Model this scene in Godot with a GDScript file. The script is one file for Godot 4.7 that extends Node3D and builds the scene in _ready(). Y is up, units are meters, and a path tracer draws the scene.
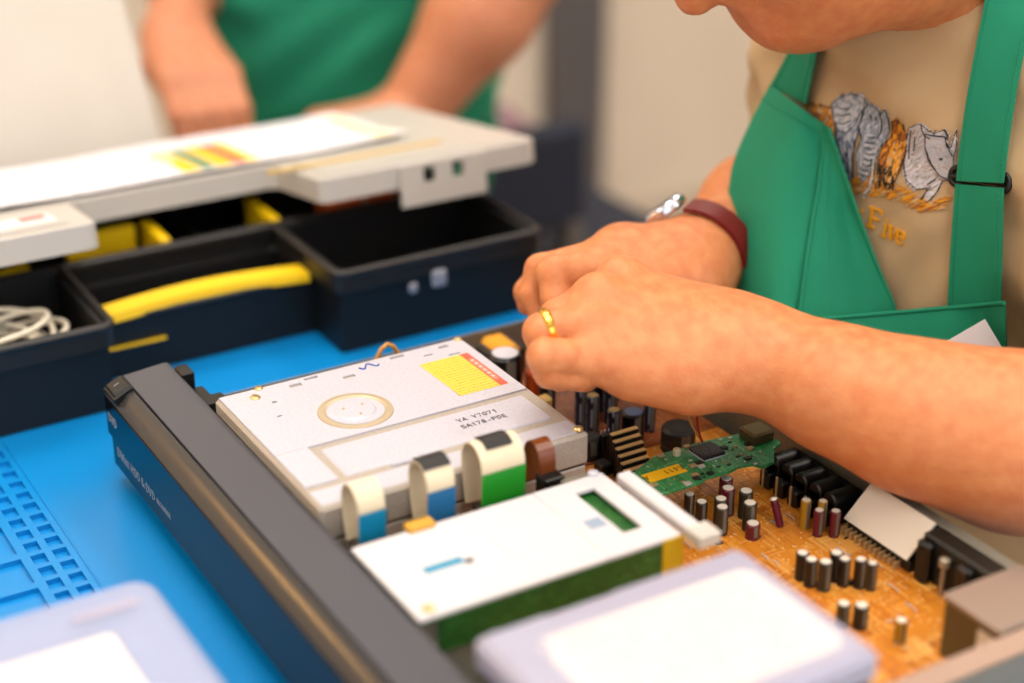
extends Node3D
# A repair bench: an opened disc recorder, a toolbox, a man at work. Lengths in metres; y = 0 in the builders is the bench top, Y0 above the floor.

const Y0 := 0.75
var bases := {}
var taken := {}
var mats := {}
var rng := RandomNumberGenerator.new()


class G:
	# collects triangles of one mesh
	var v := PackedVector3Array()
	var n := PackedVector3Array()
	var uv := PackedVector2Array()
	var ix := PackedInt32Array()

	func tri(a: Vector3, b: Vector3, c: Vector3) -> void:
		var m := (b - a).cross(c - a).normalized()
		var k := v.size()
		v.append_array(PackedVector3Array([a, b, c]))
		n.append_array(PackedVector3Array([m, m, m]))
		uv.append_array(PackedVector2Array([Vector2(a.x, a.z), Vector2(b.x, b.z), Vector2(c.x, c.z)]))
		ix.append_array(PackedInt32Array([k, k + 2, k + 1]))

	func quad(a: Vector3, b: Vector3, c: Vector3, d: Vector3) -> void:
		# corners anticlockwise as seen from the front; the texture runs from a (0,1) to c (1,0)
		var m := (c - a).cross(d - b).normalized()
		var k := v.size()
		v.append_array(PackedVector3Array([a, b, c, d]))
		n.append_array(PackedVector3Array([m, m, m, m]))
		uv.append_array(PackedVector2Array([Vector2(0, 1), Vector2(1, 1), Vector2(1, 0), Vector2(0, 0)]))
		ix.append_array(PackedInt32Array([k, k + 2, k + 1, k, k + 3, k + 2]))

	func box(t: Transform3D, s: Vector3, b := 0.0) -> G:
		var h := s * 0.5
		b = minf(b, minf(h.x, minf(h.y, h.z)) * 0.8)
		var face := func(ax: int, sg: float) -> Array:
			var u := (ax + 1) % 3
			var w := (ax + 2) % 3
			var out := []
			for c in [[-1.0, -1.0], [1.0, -1.0], [1.0, 1.0], [-1.0, 1.0]]:
				var p := Vector3.ZERO
				p[ax] = sg * h[ax]
				p[u] = c[0] * (h[u] - b) * sg
				p[w] = c[1] * (h[w] - b)
				out.append(t * p)
			return out
		for ax in 3:
			for sg in [-1.0, 1.0]:
				var q: Array = face.call(ax, sg)
				quad(q[0], q[1], q[2], q[3])
		if b > 0.0:
			for ax in 3:
				var u := (ax + 1) % 3
				var w := (ax + 2) % 3
				for su in [-1.0, 1.0]:
					for sw in [-1.0, 1.0]:
						var pts := []
						for e in [[0, -1.0], [0, 1.0], [1, 1.0], [1, -1.0]]:
							var p := Vector3.ZERO
							p[ax] = e[1] * (h[ax] - b)
							p[u] = su * (h[u] - (b if e[0] == 0 else 0.0))
							p[w] = sw * (h[w] - (0.0 if e[0] == 0 else b))
							pts.append(t * p)
						if su * sw < 0.0:
							pts.reverse()
						quad(pts[0], pts[1], pts[2], pts[3])
			for sx in [-1.0, 1.0]:
				for sy in [-1.0, 1.0]:
					for sz in [-1.0, 1.0]:
						var a := t * Vector3(sx * h.x, sy * (h.y - b), sz * (h.z - b))
						var c := t * Vector3(sx * (h.x - b), sy * h.y, sz * (h.z - b))
						var d := t * Vector3(sx * (h.x - b), sy * (h.y - b), sz * h.z)
						if sx * sy * sz > 0.0:
							tri(a, c, d)
						else:
							tri(a, d, c)
		return self

	func bx(x0: float, x1: float, y0: float, y1: float, z0: float, z1: float, b := 0.0) -> G:
		return box(Transform3D(Basis(), Vector3((x0 + x1) / 2, (y0 + y1) / 2, (z0 + z1) / 2)), Vector3(absf(x1 - x0), absf(y1 - y0), absf(z1 - z0)), b)

	func lathe(t: Transform3D, prof: Array, seg := 20) -> G:
		# prof: Vector2(radius, height), from the bottom up; each step keeps its own edge
		for i in prof.size() - 1:
			var a: Vector2 = prof[i]
			var b: Vector2 = prof[i + 1]
			var d := b - a
			var nr := Vector2(d.y, -d.x).normalized()
			var k := v.size()
			for j in seg + 1:
				var an := TAU * j / seg
				var c := cos(an)
				var s := sin(an)
				v.append(t * Vector3(a.x * c, a.y, a.x * s))
				v.append(t * Vector3(b.x * c, b.y, b.x * s))
				var nn := (t.basis * Vector3(nr.x * c, nr.y, nr.x * s)).normalized()
				n.append(nn)
				n.append(nn)
				uv.append(Vector2(float(j) / seg, 1.0 - float(i) / (prof.size() - 1)))
				uv.append(Vector2(float(j) / seg, 1.0 - float(i + 1) / (prof.size() - 1)))
			for j in seg:
				var q := k + j * 2
				ix.append_array(PackedInt32Array([q, q + 2, q + 1, q + 1, q + 2, q + 3]))
		return self

	func tube(path: Array, r, seg := 8, closed := false) -> G:
		var m := path.size()
		var k := v.size()
		var side := Vector3.ZERO
		for i in m:
			var p: Vector3 = path[i]
			var fw: Vector3
			if closed:
				fw = (path[(i + 1) % m] as Vector3) - (path[(i + m - 1) % m] as Vector3)
			else:
				fw = (path[mini(i + 1, m - 1)] as Vector3) - (path[maxi(i - 1, 0)] as Vector3)
			fw = fw.normalized()
			if side == Vector3.ZERO:
				side = fw.cross(Vector3(0.13, 1.0, 0.29)).normalized()
			side = (side - fw * side.dot(fw)).normalized()
			var up := side.cross(fw)
			var rr: float = r if r is float else r[i]
			for j in seg + 1:
				var an := TAU * j / seg
				var d := side * cos(an) + up * sin(an)
				v.append(p + d * rr)
				n.append(d)
				uv.append(Vector2(float(j) / seg, float(i) / m))
		var rows := m if closed else m - 1
		for i in rows:
			var a := k + i * (seg + 1)
			var b := k + ((i + 1) % m) * (seg + 1)
			for j in seg:
				ix.append_array(PackedInt32Array([a + j, a + j + 1, b + j, a + j + 1, b + j + 1, b + j]))
		if not closed:
			for e in [0, m - 1]:
				var c: Vector3 = path[e]
				var o: int = k + e * (seg + 1)
				for j in seg:
					if e == 0:
						tri(c, v[o + j], v[o + j + 1])
					else:
						tri(c, v[o + j + 1], v[o + j])
		return self

	func prism(poly: PackedVector2Array, y0: float, y1: float, b := 0.0, t := Transform3D()) -> G:
		# poly in x, z; walls from y0 to y1, the upper edge bevelled by b
		var p := poly.duplicate()
		if not Geometry2D.is_polygon_clockwise(p):
			p.reverse()
		var m := p.size()
		var top := p.duplicate()
		if b > 0.0:
			for i in m:
				var e0 := (p[i] - p[(i + m - 1) % m]).normalized()
				var e1 := (p[(i + 1) % m] - p[i]).normalized()
				var n0 := Vector2(-e0.y, e0.x)
				var n1 := Vector2(-e1.y, e1.x)
				var bi := (n0 + n1).normalized()
				top[i] = p[i] - bi * (b / maxf(0.5, bi.dot(n0))) * inset_sign(p)
		var P := func(q: Vector2, y: float) -> Vector3: return t * Vector3(q.x, y, q.y)
		for i in m:
			var j := (i + 1) % m
			fquad(P.call(p[i], y0), P.call(p[j], y0), P.call(p[j], y1 - b), P.call(p[i], y1 - b), inset_sign(p))
			if b > 0.0:
				fquad(P.call(p[i], y1 - b), P.call(p[j], y1 - b), P.call(top[j], y1), P.call(top[i], y1), inset_sign(p))
		var id := Geometry2D.triangulate_polygon(top)
		for k in range(0, id.size(), 3):
			ftri(P.call(top[id[k]], y1), P.call(top[id[k + 1]], y1), P.call(top[id[k + 2]], y1), t.basis.y)
			ftri(P.call(p[id[k]], y0), P.call(p[id[k + 1]], y0), P.call(p[id[k + 2]], y0), -t.basis.y)
		return self

	func inset_sign(p: PackedVector2Array) -> float:
		# left normals point outwards or inwards
		var s := 0.0
		for i in p.size():
			var a := p[i]
			var c := p[(i + 1) % p.size()]
			s += a.x * c.y - c.x * a.y
		return -1.0 if s > 0.0 else 1.0

	func ftri(a: Vector3, b: Vector3, c: Vector3, face: Vector3) -> void:
		if (b - a).cross(c - a).dot(face) >= 0.0:
			tri(a, b, c)
		else:
			tri(a, c, b)

	func fquad(a: Vector3, b: Vector3, c: Vector3, d: Vector3, s: float) -> void:
		if s < 0.0:
			quad(b, a, d, c)
		else:
			quad(a, b, c, d)

	func band(path: Array, w: Vector3, th: float) -> G:
		# a flat strip of width w that follows a path, with thickness
		var m := path.size()
		var nrm := []
		for i in m:
			var fw: Vector3 = ((path[mini(i + 1, m - 1)] as Vector3) - (path[maxi(i - 1, 0)] as Vector3)).normalized()
			nrm.append(fw.cross(w).normalized())
		for sgn in [1.0, -1.0]:
			var k := v.size()
			for i in m:
				var o: Vector3 = nrm[i] * th * 0.5 * sgn
				v.append((path[i] as Vector3) + o - w * 0.5)
				v.append((path[i] as Vector3) + o + w * 0.5)
				n.append(nrm[i] * sgn)
				n.append(nrm[i] * sgn)
				uv.append(Vector2(0, float(i) / (m - 1)))
				uv.append(Vector2(1, float(i) / (m - 1)))
			for i in m - 1:
				var q := k + i * 2
				if sgn > 0.0:
					ix.append_array(PackedInt32Array([q, q + 1, q + 2, q + 1, q + 3, q + 2]))
				else:
					ix.append_array(PackedInt32Array([q, q + 2, q + 1, q + 1, q + 2, q + 3]))
		for i in m - 1:
			for e in [-0.5, 0.5]:
				var a: Vector3 = (path[i] as Vector3) + w * e
				var b: Vector3 = (path[i + 1] as Vector3) + w * e
				var o0: Vector3 = nrm[i] * th * 0.5
				var o1: Vector3 = nrm[i + 1] * th * 0.5
				if e < 0.0:
					quad(a + o0, a - o0, b - o1, b + o1)
				else:
					quad(a - o0, a + o0, b + o1, b - o1)
		return self

	func sheet(rows: Array, th: float, face := Vector3.ZERO) -> G:
		# rows of points: a cloth or paper with thickness th, smooth, its front on the side that `face` looks
		var a := rows.size()
		var b: int = rows[0].size()
		var nr := []
		var flip := 1.0
		for i in a:
			var line := []
			for j in b:
				var du: Vector3 = rows[i][mini(j + 1, b - 1)] - rows[i][maxi(j - 1, 0)]
				var dv: Vector3 = rows[mini(i + 1, a - 1)][j] - rows[maxi(i - 1, 0)][j]
				line.append(du.cross(dv).normalized())
			nr.append(line)
		if face != Vector3.ZERO and (nr[a / 2][b / 2] as Vector3).dot(face) < 0.0:
			flip = -1.0
		for sgn in [1.0, -1.0]:
			var k := v.size()
			for i in a:
				for j in b:
					var m: Vector3 = nr[i][j] * flip * sgn
					v.append(rows[i][j] + (Vector3.ZERO if sgn > 0.0 else m * th))
					n.append(m)
					uv.append(Vector2(float(j) / (b - 1), float(i) / (a - 1)))
			for i in a - 1:
				for j in b - 1:
					var q := k + i * b + j
					if flip * sgn > 0.0:
						ix.append_array(PackedInt32Array([q, q + b, q + 1, q + 1, q + b, q + b + 1]))
					else:
						ix.append_array(PackedInt32Array([q, q + 1, q + b, q + 1, q + b + 1, q + b]))
		var edge := []
		for j in b:
			edge.append([0, j])
		for i in range(1, a):
			edge.append([i, b - 1])
		for j in range(b - 2, -1, -1):
			edge.append([a - 1, j])
		for i in range(a - 2, 0, -1):
			edge.append([i, 0])
		for e in edge.size():
			var p: Array = edge[e]
			var q: Array = edge[(e + 1) % edge.size()]
			var P: Vector3 = rows[p[0]][p[1]]
			var Q: Vector3 = rows[q[0]][q[1]]
			var mp: Vector3 = P - nr[p[0]][p[1]] * flip * th
			var mq: Vector3 = Q - nr[q[0]][q[1]] * flip * th
			if flip > 0.0:
				quad(P, mp, mq, Q)
			else:
				quad(Q, mq, mp, P)
		return self

	func add(o: G, t: Transform3D) -> G:
		var k := v.size()
		for i in o.v.size():
			v.append(t * o.v[i])
			n.append((t.basis * o.n[i]).normalized())
			uv.append(o.uv[i])
		for i in o.ix:
			ix.append(i + k)
		return self

	func mesh() -> ArrayMesh:
		var a := []
		a.resize(Mesh.ARRAY_MAX)
		a[Mesh.ARRAY_VERTEX] = v
		a[Mesh.ARRAY_NORMAL] = n
		a[Mesh.ARRAY_TEX_UV] = uv
		a[Mesh.ARRAY_INDEX] = ix
		var m := ArrayMesh.new()
		m.add_surface_from_arrays(Mesh.PRIMITIVE_TRIANGLES, a)
		return m


func numbered(called: String) -> String:
	if not taken.has(called):
		taken[called] = 0
		return called
	taken[called] += 1
	return "%s_%03d" % [called, taken[called]]


func thing(called: String, label: String, category: String, at: Vector3, group := "") -> Node3D:
	var o := Node3D.new()
	o.name = numbered(called)
	add_child(o)
	o.position = at + Vector3(0, Y0, 0)
	bases[o] = at
	o.set_meta("label", label)
	o.set_meta("category", category)
	if group != "":
		o.set_meta("group", group)
	return o


func part(called: String, m, material: Material, parent: Node3D, label := "") -> MeshInstance3D:
	# the mesh is written in bench coordinates, wherever its thing stands
	var o := MeshInstance3D.new()
	o.name = called
	o.mesh = m.mesh() if m is G else m
	if material:
		o.material_override = material
	parent.add_child(o, true)
	if bases.has(parent):
		o.position = -bases[parent]
	if label != "":
		o.set_meta("label", label)
	return o


func multi(pairs: Array) -> ArrayMesh:
	# one mesh of several materials
	var m := ArrayMesh.new()
	for p in pairs:
		var g: G = p[0]
		var a := []
		a.resize(Mesh.ARRAY_MAX)
		a[Mesh.ARRAY_VERTEX] = g.v
		a[Mesh.ARRAY_NORMAL] = g.n
		a[Mesh.ARRAY_TEX_UV] = g.uv
		a[Mesh.ARRAY_INDEX] = g.ix
		m.add_surface_from_arrays(Mesh.PRIMITIVE_TRIANGLES, a)
		m.surface_set_material(m.get_surface_count() - 1, p[1])
	return m


func struct(called: String, g: G, material: Material) -> MeshInstance3D:
	var o := MeshInstance3D.new()
	o.name = numbered(called)
	o.mesh = g.mesh()
	o.material_override = material
	add_child(o)
	o.position = Vector3(0, Y0, 0)
	o.set_meta("kind", "structure")
	return o


func mat(key: String, c: Color, rough := 0.6, metal := 0.0) -> StandardMaterial3D:
	if mats.has(key):
		return mats[key]
	var m := StandardMaterial3D.new()
	m.resource_name = key
	m.albedo_color = c
	m.roughness = rough
	m.metallic = metal
	mats[key] = m
	return m


func noise(freq: float, c0: Color, c1: Color, seed_ := 1, size := 256, octaves := 4) -> NoiseTexture2D:
	var f := FastNoiseLite.new()
	f.seed = seed_
	f.frequency = freq
	f.fractal_octaves = octaves
	var t := NoiseTexture2D.new()
	t.width = size
	t.height = size
	t.seamless = true
	t.noise = f
	var g := Gradient.new()
	g.set_color(0, c0)
	g.set_color(1, c1)
	t.color_ramp = g
	return t


func grain(m: StandardMaterial3D, tex: Texture2D, scale_: float, bump: Texture2D = null, cm := 0.0) -> StandardMaterial3D:
	m.albedo_texture = tex
	m.uv1_triplanar = true
	m.uv1_scale = Vector3.ONE * scale_
	if bump:
		m.heightmap_enabled = true
		m.heightmap_texture = bump
		m.heightmap_scale = cm
	return m


func letters(text: String, h: float, t: Transform3D, material: Material, parent: Node3D, called := "lettering", font := "Droid Sans", depth := 0.0002) -> MeshInstance3D:
	# flat lettering: t's x runs along the line, t's y up the letters, t's z out of the surface
	var f := SystemFont.new()
	f.font_names = PackedStringArray([font])
	var m := TextMesh.new()
	m.font = f
	m.text = text
	m.font_size = 48
	m.pixel_size = h / 36.0
	m.depth = depth
	m.curve_step = 2.0
	var o := MeshInstance3D.new()
	o.name = called
	o.mesh = m
	o.material_override = material
	parent.add_child(o, true)
	o.transform = t
	if bases.has(parent):
		o.position -= bases[parent]
	return o


func rrect(x0: float, x1: float, z0: float, z1: float, r: float, k := 5) -> PackedVector2Array:
	var p := PackedVector2Array()
	for c in [[x1 - r, z1 - r, 0.0], [x0 + r, z1 - r, 0.25], [x0 + r, z0 + r, 0.5], [x1 - r, z0 + r, 0.75]]:
		for i in k + 1:
			var a: float = TAU * (c[2] + 0.25 * i / k)
			p.append(Vector2(c[0] + cos(a) * r, c[1] + sin(a) * r))
	return p


func flat_on(x: float, y: float, z: float, dirx: Vector3) -> Transform3D:
	# lettering lying on a level surface, its line running along dirx
	var d := dirx.normalized()
	return Transform3D(Basis(d, Vector3.UP.cross(d), Vector3.UP), Vector3(x, y, z))


func _ready() -> void:
	rng.seed = 7
	# --- camera
	var cam := Camera3D.new()
	cam.name = "camera"
	add_child(cam)
	cam.position = Vector3(0.8455, 0.5417 + Y0, 0.3138)
	cam.rotation = Vector3(-0.4392, 1.0334, 0.0)
	var at := CameraAttributesPhysical.new()
	at.frustum_focal_length = 59.737
	at.frustum_focus_distance = 1.015
	at.frustum_near = 0.05
	at.frustum_far = 60.0
	at.exposure_aperture = 2.35
	cam.attributes = at
	cam.current = true
	# --- surroundings
	var we := WorldEnvironment.new()
	we.name = "surroundings"
	var env := Environment.new()
	env.background_mode = Environment.BG_COLOR
	env.background_color = Color(0.55, 0.6, 0.66)
	env.tonemap_mode = Environment.TONE_MAPPER_LINEAR
	env.background_energy_multiplier = 7.0
	env.tonemap_exposure = 1.05
	env.sdfgi_enabled = true
	env.ssao_enabled = true
	env.ssil_enabled = true
	we.environment = env
	add_child(we)
	# --- ceiling panels; those behind the camera and the windows there are added fill
	for x in [-1.0, 0.35, 1.7]:
		for z in [-1.4, 0.0, 1.6]:
			ceiling_panel(Vector3(x, 2.04, z), Vector2(1.0, 0.6), 1.15 if z < 1.0 else 0.6)
	print("room")
	room()
	bench()
	print("recorder")
	recorder()
	print("toolbox")
	toolbox()
	bench_things()
	print("people")
	people()
	print("done")


func ceiling_panel(p: Vector3, s: Vector2, energy: float) -> void:
	var t := thing("ceiling_light", "unseen square white light panel set in the ceiling", "light", p, "ceiling light panels")
	part("frame", G.new().bx(p.x - s.x / 2 - 0.02, p.x + s.x / 2 + 0.02, p.y - 0.004, p.y + 0.008, p.z - s.y / 2 - 0.02, p.z + s.y / 2 + 0.02, 0.002), mat("lamp_frame", Color(0.9, 0.9, 0.9), 0.4), t)
	var m := mat("lamp_diffuser", Color(0.95, 0.95, 0.95), 0.5)
	m.emission_enabled = true
	m.emission = Color(1.0, 0.97, 0.93)
	m.emission_energy_multiplier = 3.0
	part("diffuser", G.new().bx(p.x - s.x / 2, p.x + s.x / 2, p.y - 0.008, p.y - 0.0041, p.z - s.y / 2, p.z + s.y / 2), m, t)
	var l := AreaLight3D.new()
	l.name = "panel_light"
	l.area_size = s
	l.light_color = Color(1.0, 0.965, 0.93)
	l.light_energy = energy
	l.shadow_enabled = true
	if "area_range" in l:
		l.area_range = 12.0
	t.add_child(l)
	l.position = Vector3(0, -0.012, 0)
	l.rotation = Vector3(-PI / 2, 0, 0)


func room() -> void:
	var wall := grain(mat("wall_paint", Color(0.87, 0.82, 0.75), 0.85), noise(0.01, Color(0.95, 0.94, 0.93), Color(1, 1, 1), 3), 0.6)
	var low := -Y0
	var top := 2.05
	struct("floor", G.new().bx(-1.9, 2.6, low - 0.1, low, -2.6, 2.6), grain(mat("floor_vinyl", Color(0.62, 0.56, 0.50), 0.5), noise(0.05, Color(0.9, 0.9, 0.9), Color(1, 1, 1), 4), 1.0))
	struct("ceiling", G.new().bx(-1.9, 2.6, top, top + 0.1, -2.6, 2.6), mat("ceiling_paint", Color(0.86, 0.85, 0.83), 0.9))
	struct("wall_back", G.new().bx(-1.9, -1.8, low, top, -2.6, 2.6), wall)
	struct("wall_right", G.new().bx(-1.8, 2.5, low, top, -2.6, -2.5), wall)
	struct("wall_left", G.new().bx(-1.8, 2.5, low, top, 2.5, 2.6), wall)
	# window wall behind the camera: two unseen openings added for frontal fill
	struct("wall_front", G.new().bx(2.5, 2.6, low, 0.15, -2.6, 2.6).bx(2.5, 2.6, 1.65, top, -2.6, 2.6).bx(2.5, 2.6, 0.15, 1.65, -2.6, -2.0).bx(2.5, 2.6, 0.15, 1.65, -0.2, 0.1).bx(2.5, 2.6, 0.15, 1.65, 1.9, 2.6), wall)
	struct("baseboard_back", G.new().bx(-1.8, -1.788, low, low + 0.09, -2.5, 2.5, 0.003), mat("skirting", Color(0.75, 0.70, 0.63), 0.5))
	var k := 1
	for w in [[-2.0, -0.2, 1], [0.1, 1.9, 1]]:
		var o := Node3D.new()
		o.name = "added_window_%d" % k
		k += 1
		add_child(o)
		var mid: float = (w[0] + w[1]) / 2
		o.position = Vector3(mid, Y0, 2.55) if w[2] == 0 else Vector3(2.55, Y0, mid)
		if w[2] == 1:
			o.rotation.y = PI / 2
		o.set_meta("kind", "structure")
		var a: float = w[0] - mid
		var b: float = w[1] - mid
		var f := G.new()
		f.bx(a, b, 0.15, 0.2, -0.03, 0.03, 0.004).bx(a, b, 1.6, 1.65, -0.03, 0.03, 0.004).bx(a, a + 0.05, 0.2, 1.6, -0.03, 0.03, 0.004).bx(b - 0.05, b, 0.2, 1.6, -0.03, 0.03, 0.004).bx(-0.02, 0.02, 0.2, 1.6, -0.03, 0.03, 0.004)
		part("window_frame", f, mat("window_white", Color(0.85, 0.85, 0.84), 0.4), o)
		var gl := mat("pane_glass", Color(0.9, 0.95, 0.95, 0.08), 0.02)
		gl.transparency = BaseMaterial3D.TRANSPARENCY_ALPHA
		part("pane", G.new().bx(a + 0.05, -0.02, 0.2, 1.6, -0.003, 0.003), gl, o)
		part("pane", G.new().bx(0.02, b - 0.05, 0.2, 1.6, -0.003, 0.003), gl, o)
	# warm lamp on the back wall, off to the left
	var p := Vector3(-1.8, 1.12, 1.25)
	var t := thing("wall_lamp", "warm tubular lamp fixed to the back wall", "lamp", p)
	part("bracket", G.new().bx(-1.8, -1.775, 1.05, 1.19, 1.22, 1.28, 0.004), mat("lamp_frame", Color.WHITE), t)
	var m := mat("lamp_shade_warm", Color(0.95, 0.85, 0.65), 0.5)
	m.emission_enabled = true
	m.emission = Color(1.0, 0.72, 0.34)
	m.emission_energy_multiplier = 6.0
	part("shade", G.new().lathe(Transform3D(Basis(), Vector3(-1.72, 0.87, 1.25)), [Vector2(0, 0), Vector2(0.05, 0), Vector2(0.055, 0.02), Vector2(0.055, 0.46), Vector2(0.05, 0.48), Vector2(0, 0.48)], 24), m, t)
	var l := OmniLight3D.new()
	l.name = "shade_light"
	l.light_color = Color(1.0, 0.78, 0.48)
	l.light_energy = 0.25
	l.omni_range = 12.0
	l.omni_attenuation = 2.0
	l.light_size = 0.05
	l.shadow_enabled = true
	t.add_child(l)
	l.position = Vector3(0.08, 0.0, 0.0)
	# dark upright beside the bare wall
	struct("trim_1", G.new().bx(-1.8, -1.74, low, top, -1.44, -1.325, 0.01), mat("dark_upright", Color(0.32, 0.31, 0.32), 0.5))


func bench() -> void:
	var t := thing("workbench", "long pale workbench carrying the toolbox and opened recorder", "table", Vector3(0.0, -Y0, 0.1))
	var wood := grain(mat("bench_top", Color(0.72, 0.68, 0.62), 0.45), noise(0.03, Color(0.92, 0.92, 0.92), Color(1, 1, 1), 9), 3.0)
	part("tabletop", G.new().bx(-0.57, 0.72, -0.035, -0.005, -0.352, 0.5, 0.003), wood, t)
	for p in [[-0.20, -0.30], [-0.53, 0.44], [0.66, -0.29], [0.66, 0.44]]:
		part("leg", G.new().bx(p[0] - 0.025, p[0] + 0.025, -Y0, -0.035, p[1] - 0.025, p[1] + 0.025, 0.003), mat("bench_leg", Color(0.45, 0.45, 0.46), 0.4, 0.6), t)
	# the repair mat: a slab with moulded pockets
	var m := thing("repair_mat", "blue silicone repair mat with moulded pockets under the recorder", "mat", Vector3(-0.1, -0.005, 0.05))
	var blue := grain(mat("mat_blue", Color(0.01, 0.52, 0.80), 0.30), noise(0.4, Color(0.93, 0.95, 0.97), Color(1, 1, 1), 5), 6.0)
	var xs := [-0.53, 0.45]
	var zs := [-0.34, 0.0995, 0.108, 0.1125, 0.121, 0.1265, 0.168, 0.24]
	var pockets := []
	for i in 13:
		var x := -0.172 + i * 0.0153
		xs.append_array([x, x + 0.0112])
		pockets.append([x, x + 0.0112, 0.0995, 0.108])
		pockets.append([x, x + 0.0112, 0.1125, 0.121])
	for b in [[-0.17, -0.125], [-0.118, -0.082], [-0.076, -0.041], [-0.0345, -0.0055], [0.0005, 0.045]]:
		xs.append_array(b)
		pockets.append([b[0], b[1], 0.1265, 0.168])
	part("mat_body", blocks(xs, zs, pockets, 0.0, -0.0032, -0.005), blue, m)
	part("raised_edge", G.new().bx(-0.185, 0.06, 0.0, 0.0008, 0.0945, 0.0957, 0.0003), blue, m)


func blocks(xs: Array, zs: Array, pockets: Array, y1: float, y0: float, bottom: float) -> G:
	# a level slab, cut along xs and zs, whose pockets lie at y0
	xs.sort()
	zs.sort()
	var g := G.new()
	var low := func(cx: float, cz: float) -> bool:
		for p in pockets:
			if cx > p[0] and cx < p[1] and cz > p[2] and cz < p[3]:
				return true
		return false
	for i in xs.size() - 1:
		if xs[i + 1] - xs[i] < 1e-6:
			continue
		for j in zs.size() - 1:
			var x0: float = xs[i]
			var x1: float = xs[i + 1]
			var z0: float = zs[j]
			var z1: float = zs[j + 1]
			var l: bool = low.call((x0 + x1) / 2, (z0 + z1) / 2)
			var y := y0 if l else y1
			g.quad(Vector3(x0, y, z1), Vector3(x1, y, z1), Vector3(x1, y, z0), Vector3(x0, y, z0))
			if l:
				for s in [[x0, x1, z0, z0, 0, -1], [x0, x1, z1, z1, 0, 1], [x0, x0, z0, z1, -1, 0], [x1, x1, z0, z1, 1, 0]]:
					var e := 1e-4
					if not low.call((s[0] + s[1]) / 2 + s[4] * e, (s[2] + s[3]) / 2 + s[5] * e):
						g.quad(Vector3(s[0], y0, s[2]), Vector3(s[1], y0, s[3]), Vector3(s[1], y1, s[3]), Vector3(s[0], y1, s[2]))
	var X0: float = xs[0]
	var X1: float = xs[-1]
	var Z0: float = zs[0]
	var Z1: float = zs[-1]
	for s in [[X0, X1, Z1, Z1], [X1, X0, Z0, Z0], [X0, X0, Z0, Z1], [X1, X1, Z1, Z0]]:
		g.quad(Vector3(s[0], bottom, s[2]), Vector3(s[1], bottom, s[3]), Vector3(s[1], y1, s[3]), Vector3(s[0], y1, s[2]))
	return g


func board_image(base: Color, dark: Color, light: Color, seed_: int) -> ImageTexture:
	# copper traces and pads printed on a circuit board
	var r := RandomNumberGenerator.new()
	r.seed = seed_
	var im := Image.create(512, 512, false, Image.FORMAT_RGB8)
	im.fill(base)
	for i in 70:
		var s := Vector2i(r.randi_range(18, 90), r.randi_range(14, 60))
		im.fill_rect(Rect2i(Vector2i(r.randi_range(0, 500), r.randi_range(0, 500)), s), base.lerp(dark if r.randf() < 0.5 else light, r.randf_range(0.15, 0.5)))
	for i in 260:
		var p := Vector2i(r.randi_range(0, 511), r.randi_range(0, 511))
		var c := base.lerp(dark if r.randf() < 0.55 else light, r.randf_range(0.4, 0.9))
		var w := r.randi_range(1, 3)
		for k in 3:
			var l := r.randi_range(8, 70)
			if k % 2 == 0:
				im.fill_rect(Rect2i(p, Vector2i(l, w)), c)
				p.x += l
			else:
				im.fill_rect(Rect2i(p, Vector2i(w, l)), c)
				p.y += l
	for i in 420:
		im.fill_rect(Rect2i(Vector2i(r.randi_range(0, 508), r.randi_range(0, 508)), Vector2i(3, 3)), light.lerp(Color.WHITE, 0.35))
	return ImageTexture.create_from_image(im)


func print_image(w: int, h: int, base: Color, ink: Color, rows: int, seed_: int) -> Image:
	# lines of print too small to read
	var r := RandomNumberGenerator.new()
	r.seed = seed_
	var im := Image.create(w, h, false, Image.FORMAT_RGB8)
	im.fill(base)
	for i in rows:
		var y := int((i + 0.6) * h / (rows + 0.4))
		var x := int(w * 0.06)
		while x < w * 0.92:
			var l := r.randi_range(3, 16)
			im.fill_rect(Rect2i(x, y, mini(l, int(w * 0.94) - x), maxi(1, h / rows / 3)), base.lerp(ink, r.randf_range(0.4, 0.9)))
			x += l + r.randi_range(2, 6)
	return im


func tex_mat(key: String, im, rough := 0.6) -> StandardMaterial3D:
	var m := mat(key, Color.WHITE, rough)
	m.albedo_texture = im if im is Texture2D else ImageTexture.create_from_image(im)
	return m


func capacitor(parent: Node3D, x: float, z: float, y: float, r: float, h: float, sleeve: Material, top: Material, called := "capacitor") -> void:
	var t := Transform3D(Basis(), Vector3(x, y, z))
	var body := G.new().lathe(t, [Vector2(0, 0), Vector2(r * 0.94, 0), Vector2(r, r * 0.12), Vector2(r * 0.93, r * 0.3), Vector2(r, r * 0.5), Vector2(r, h - r * 0.2), Vector2(r * 0.86, h - 0.0002), Vector2(r * 0.74, h - 0.0002)], 16)
	var lid := G.new().lathe(t, [Vector2(r * 0.8, h - 0.0009), Vector2(r * 0.78, h), Vector2(0, h)], 16)
	# printed stripe on the sleeve
	var g := G.new()
	var rr := r * 1.006
	for k in 3:
		var a0 := -0.15 + 0.2 * k
		var a1 := a0 + 0.2
		g.quad(t * Vector3(cos(a1) * rr, r * 0.55, sin(a1) * rr), t * Vector3(cos(a0) * rr, r * 0.55, sin(a0) * rr), t * Vector3(cos(a0) * rr, h - r * 0.22, sin(a0) * rr), t * Vector3(cos(a1) * rr, h - r * 0.22, sin(a1) * rr))
	part(called, multi([[body, sleeve], [lid, top], [g, mat("cap_stripe", Color(0.40, 0.38, 0.34), 0.4)]]), null, parent)


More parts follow.
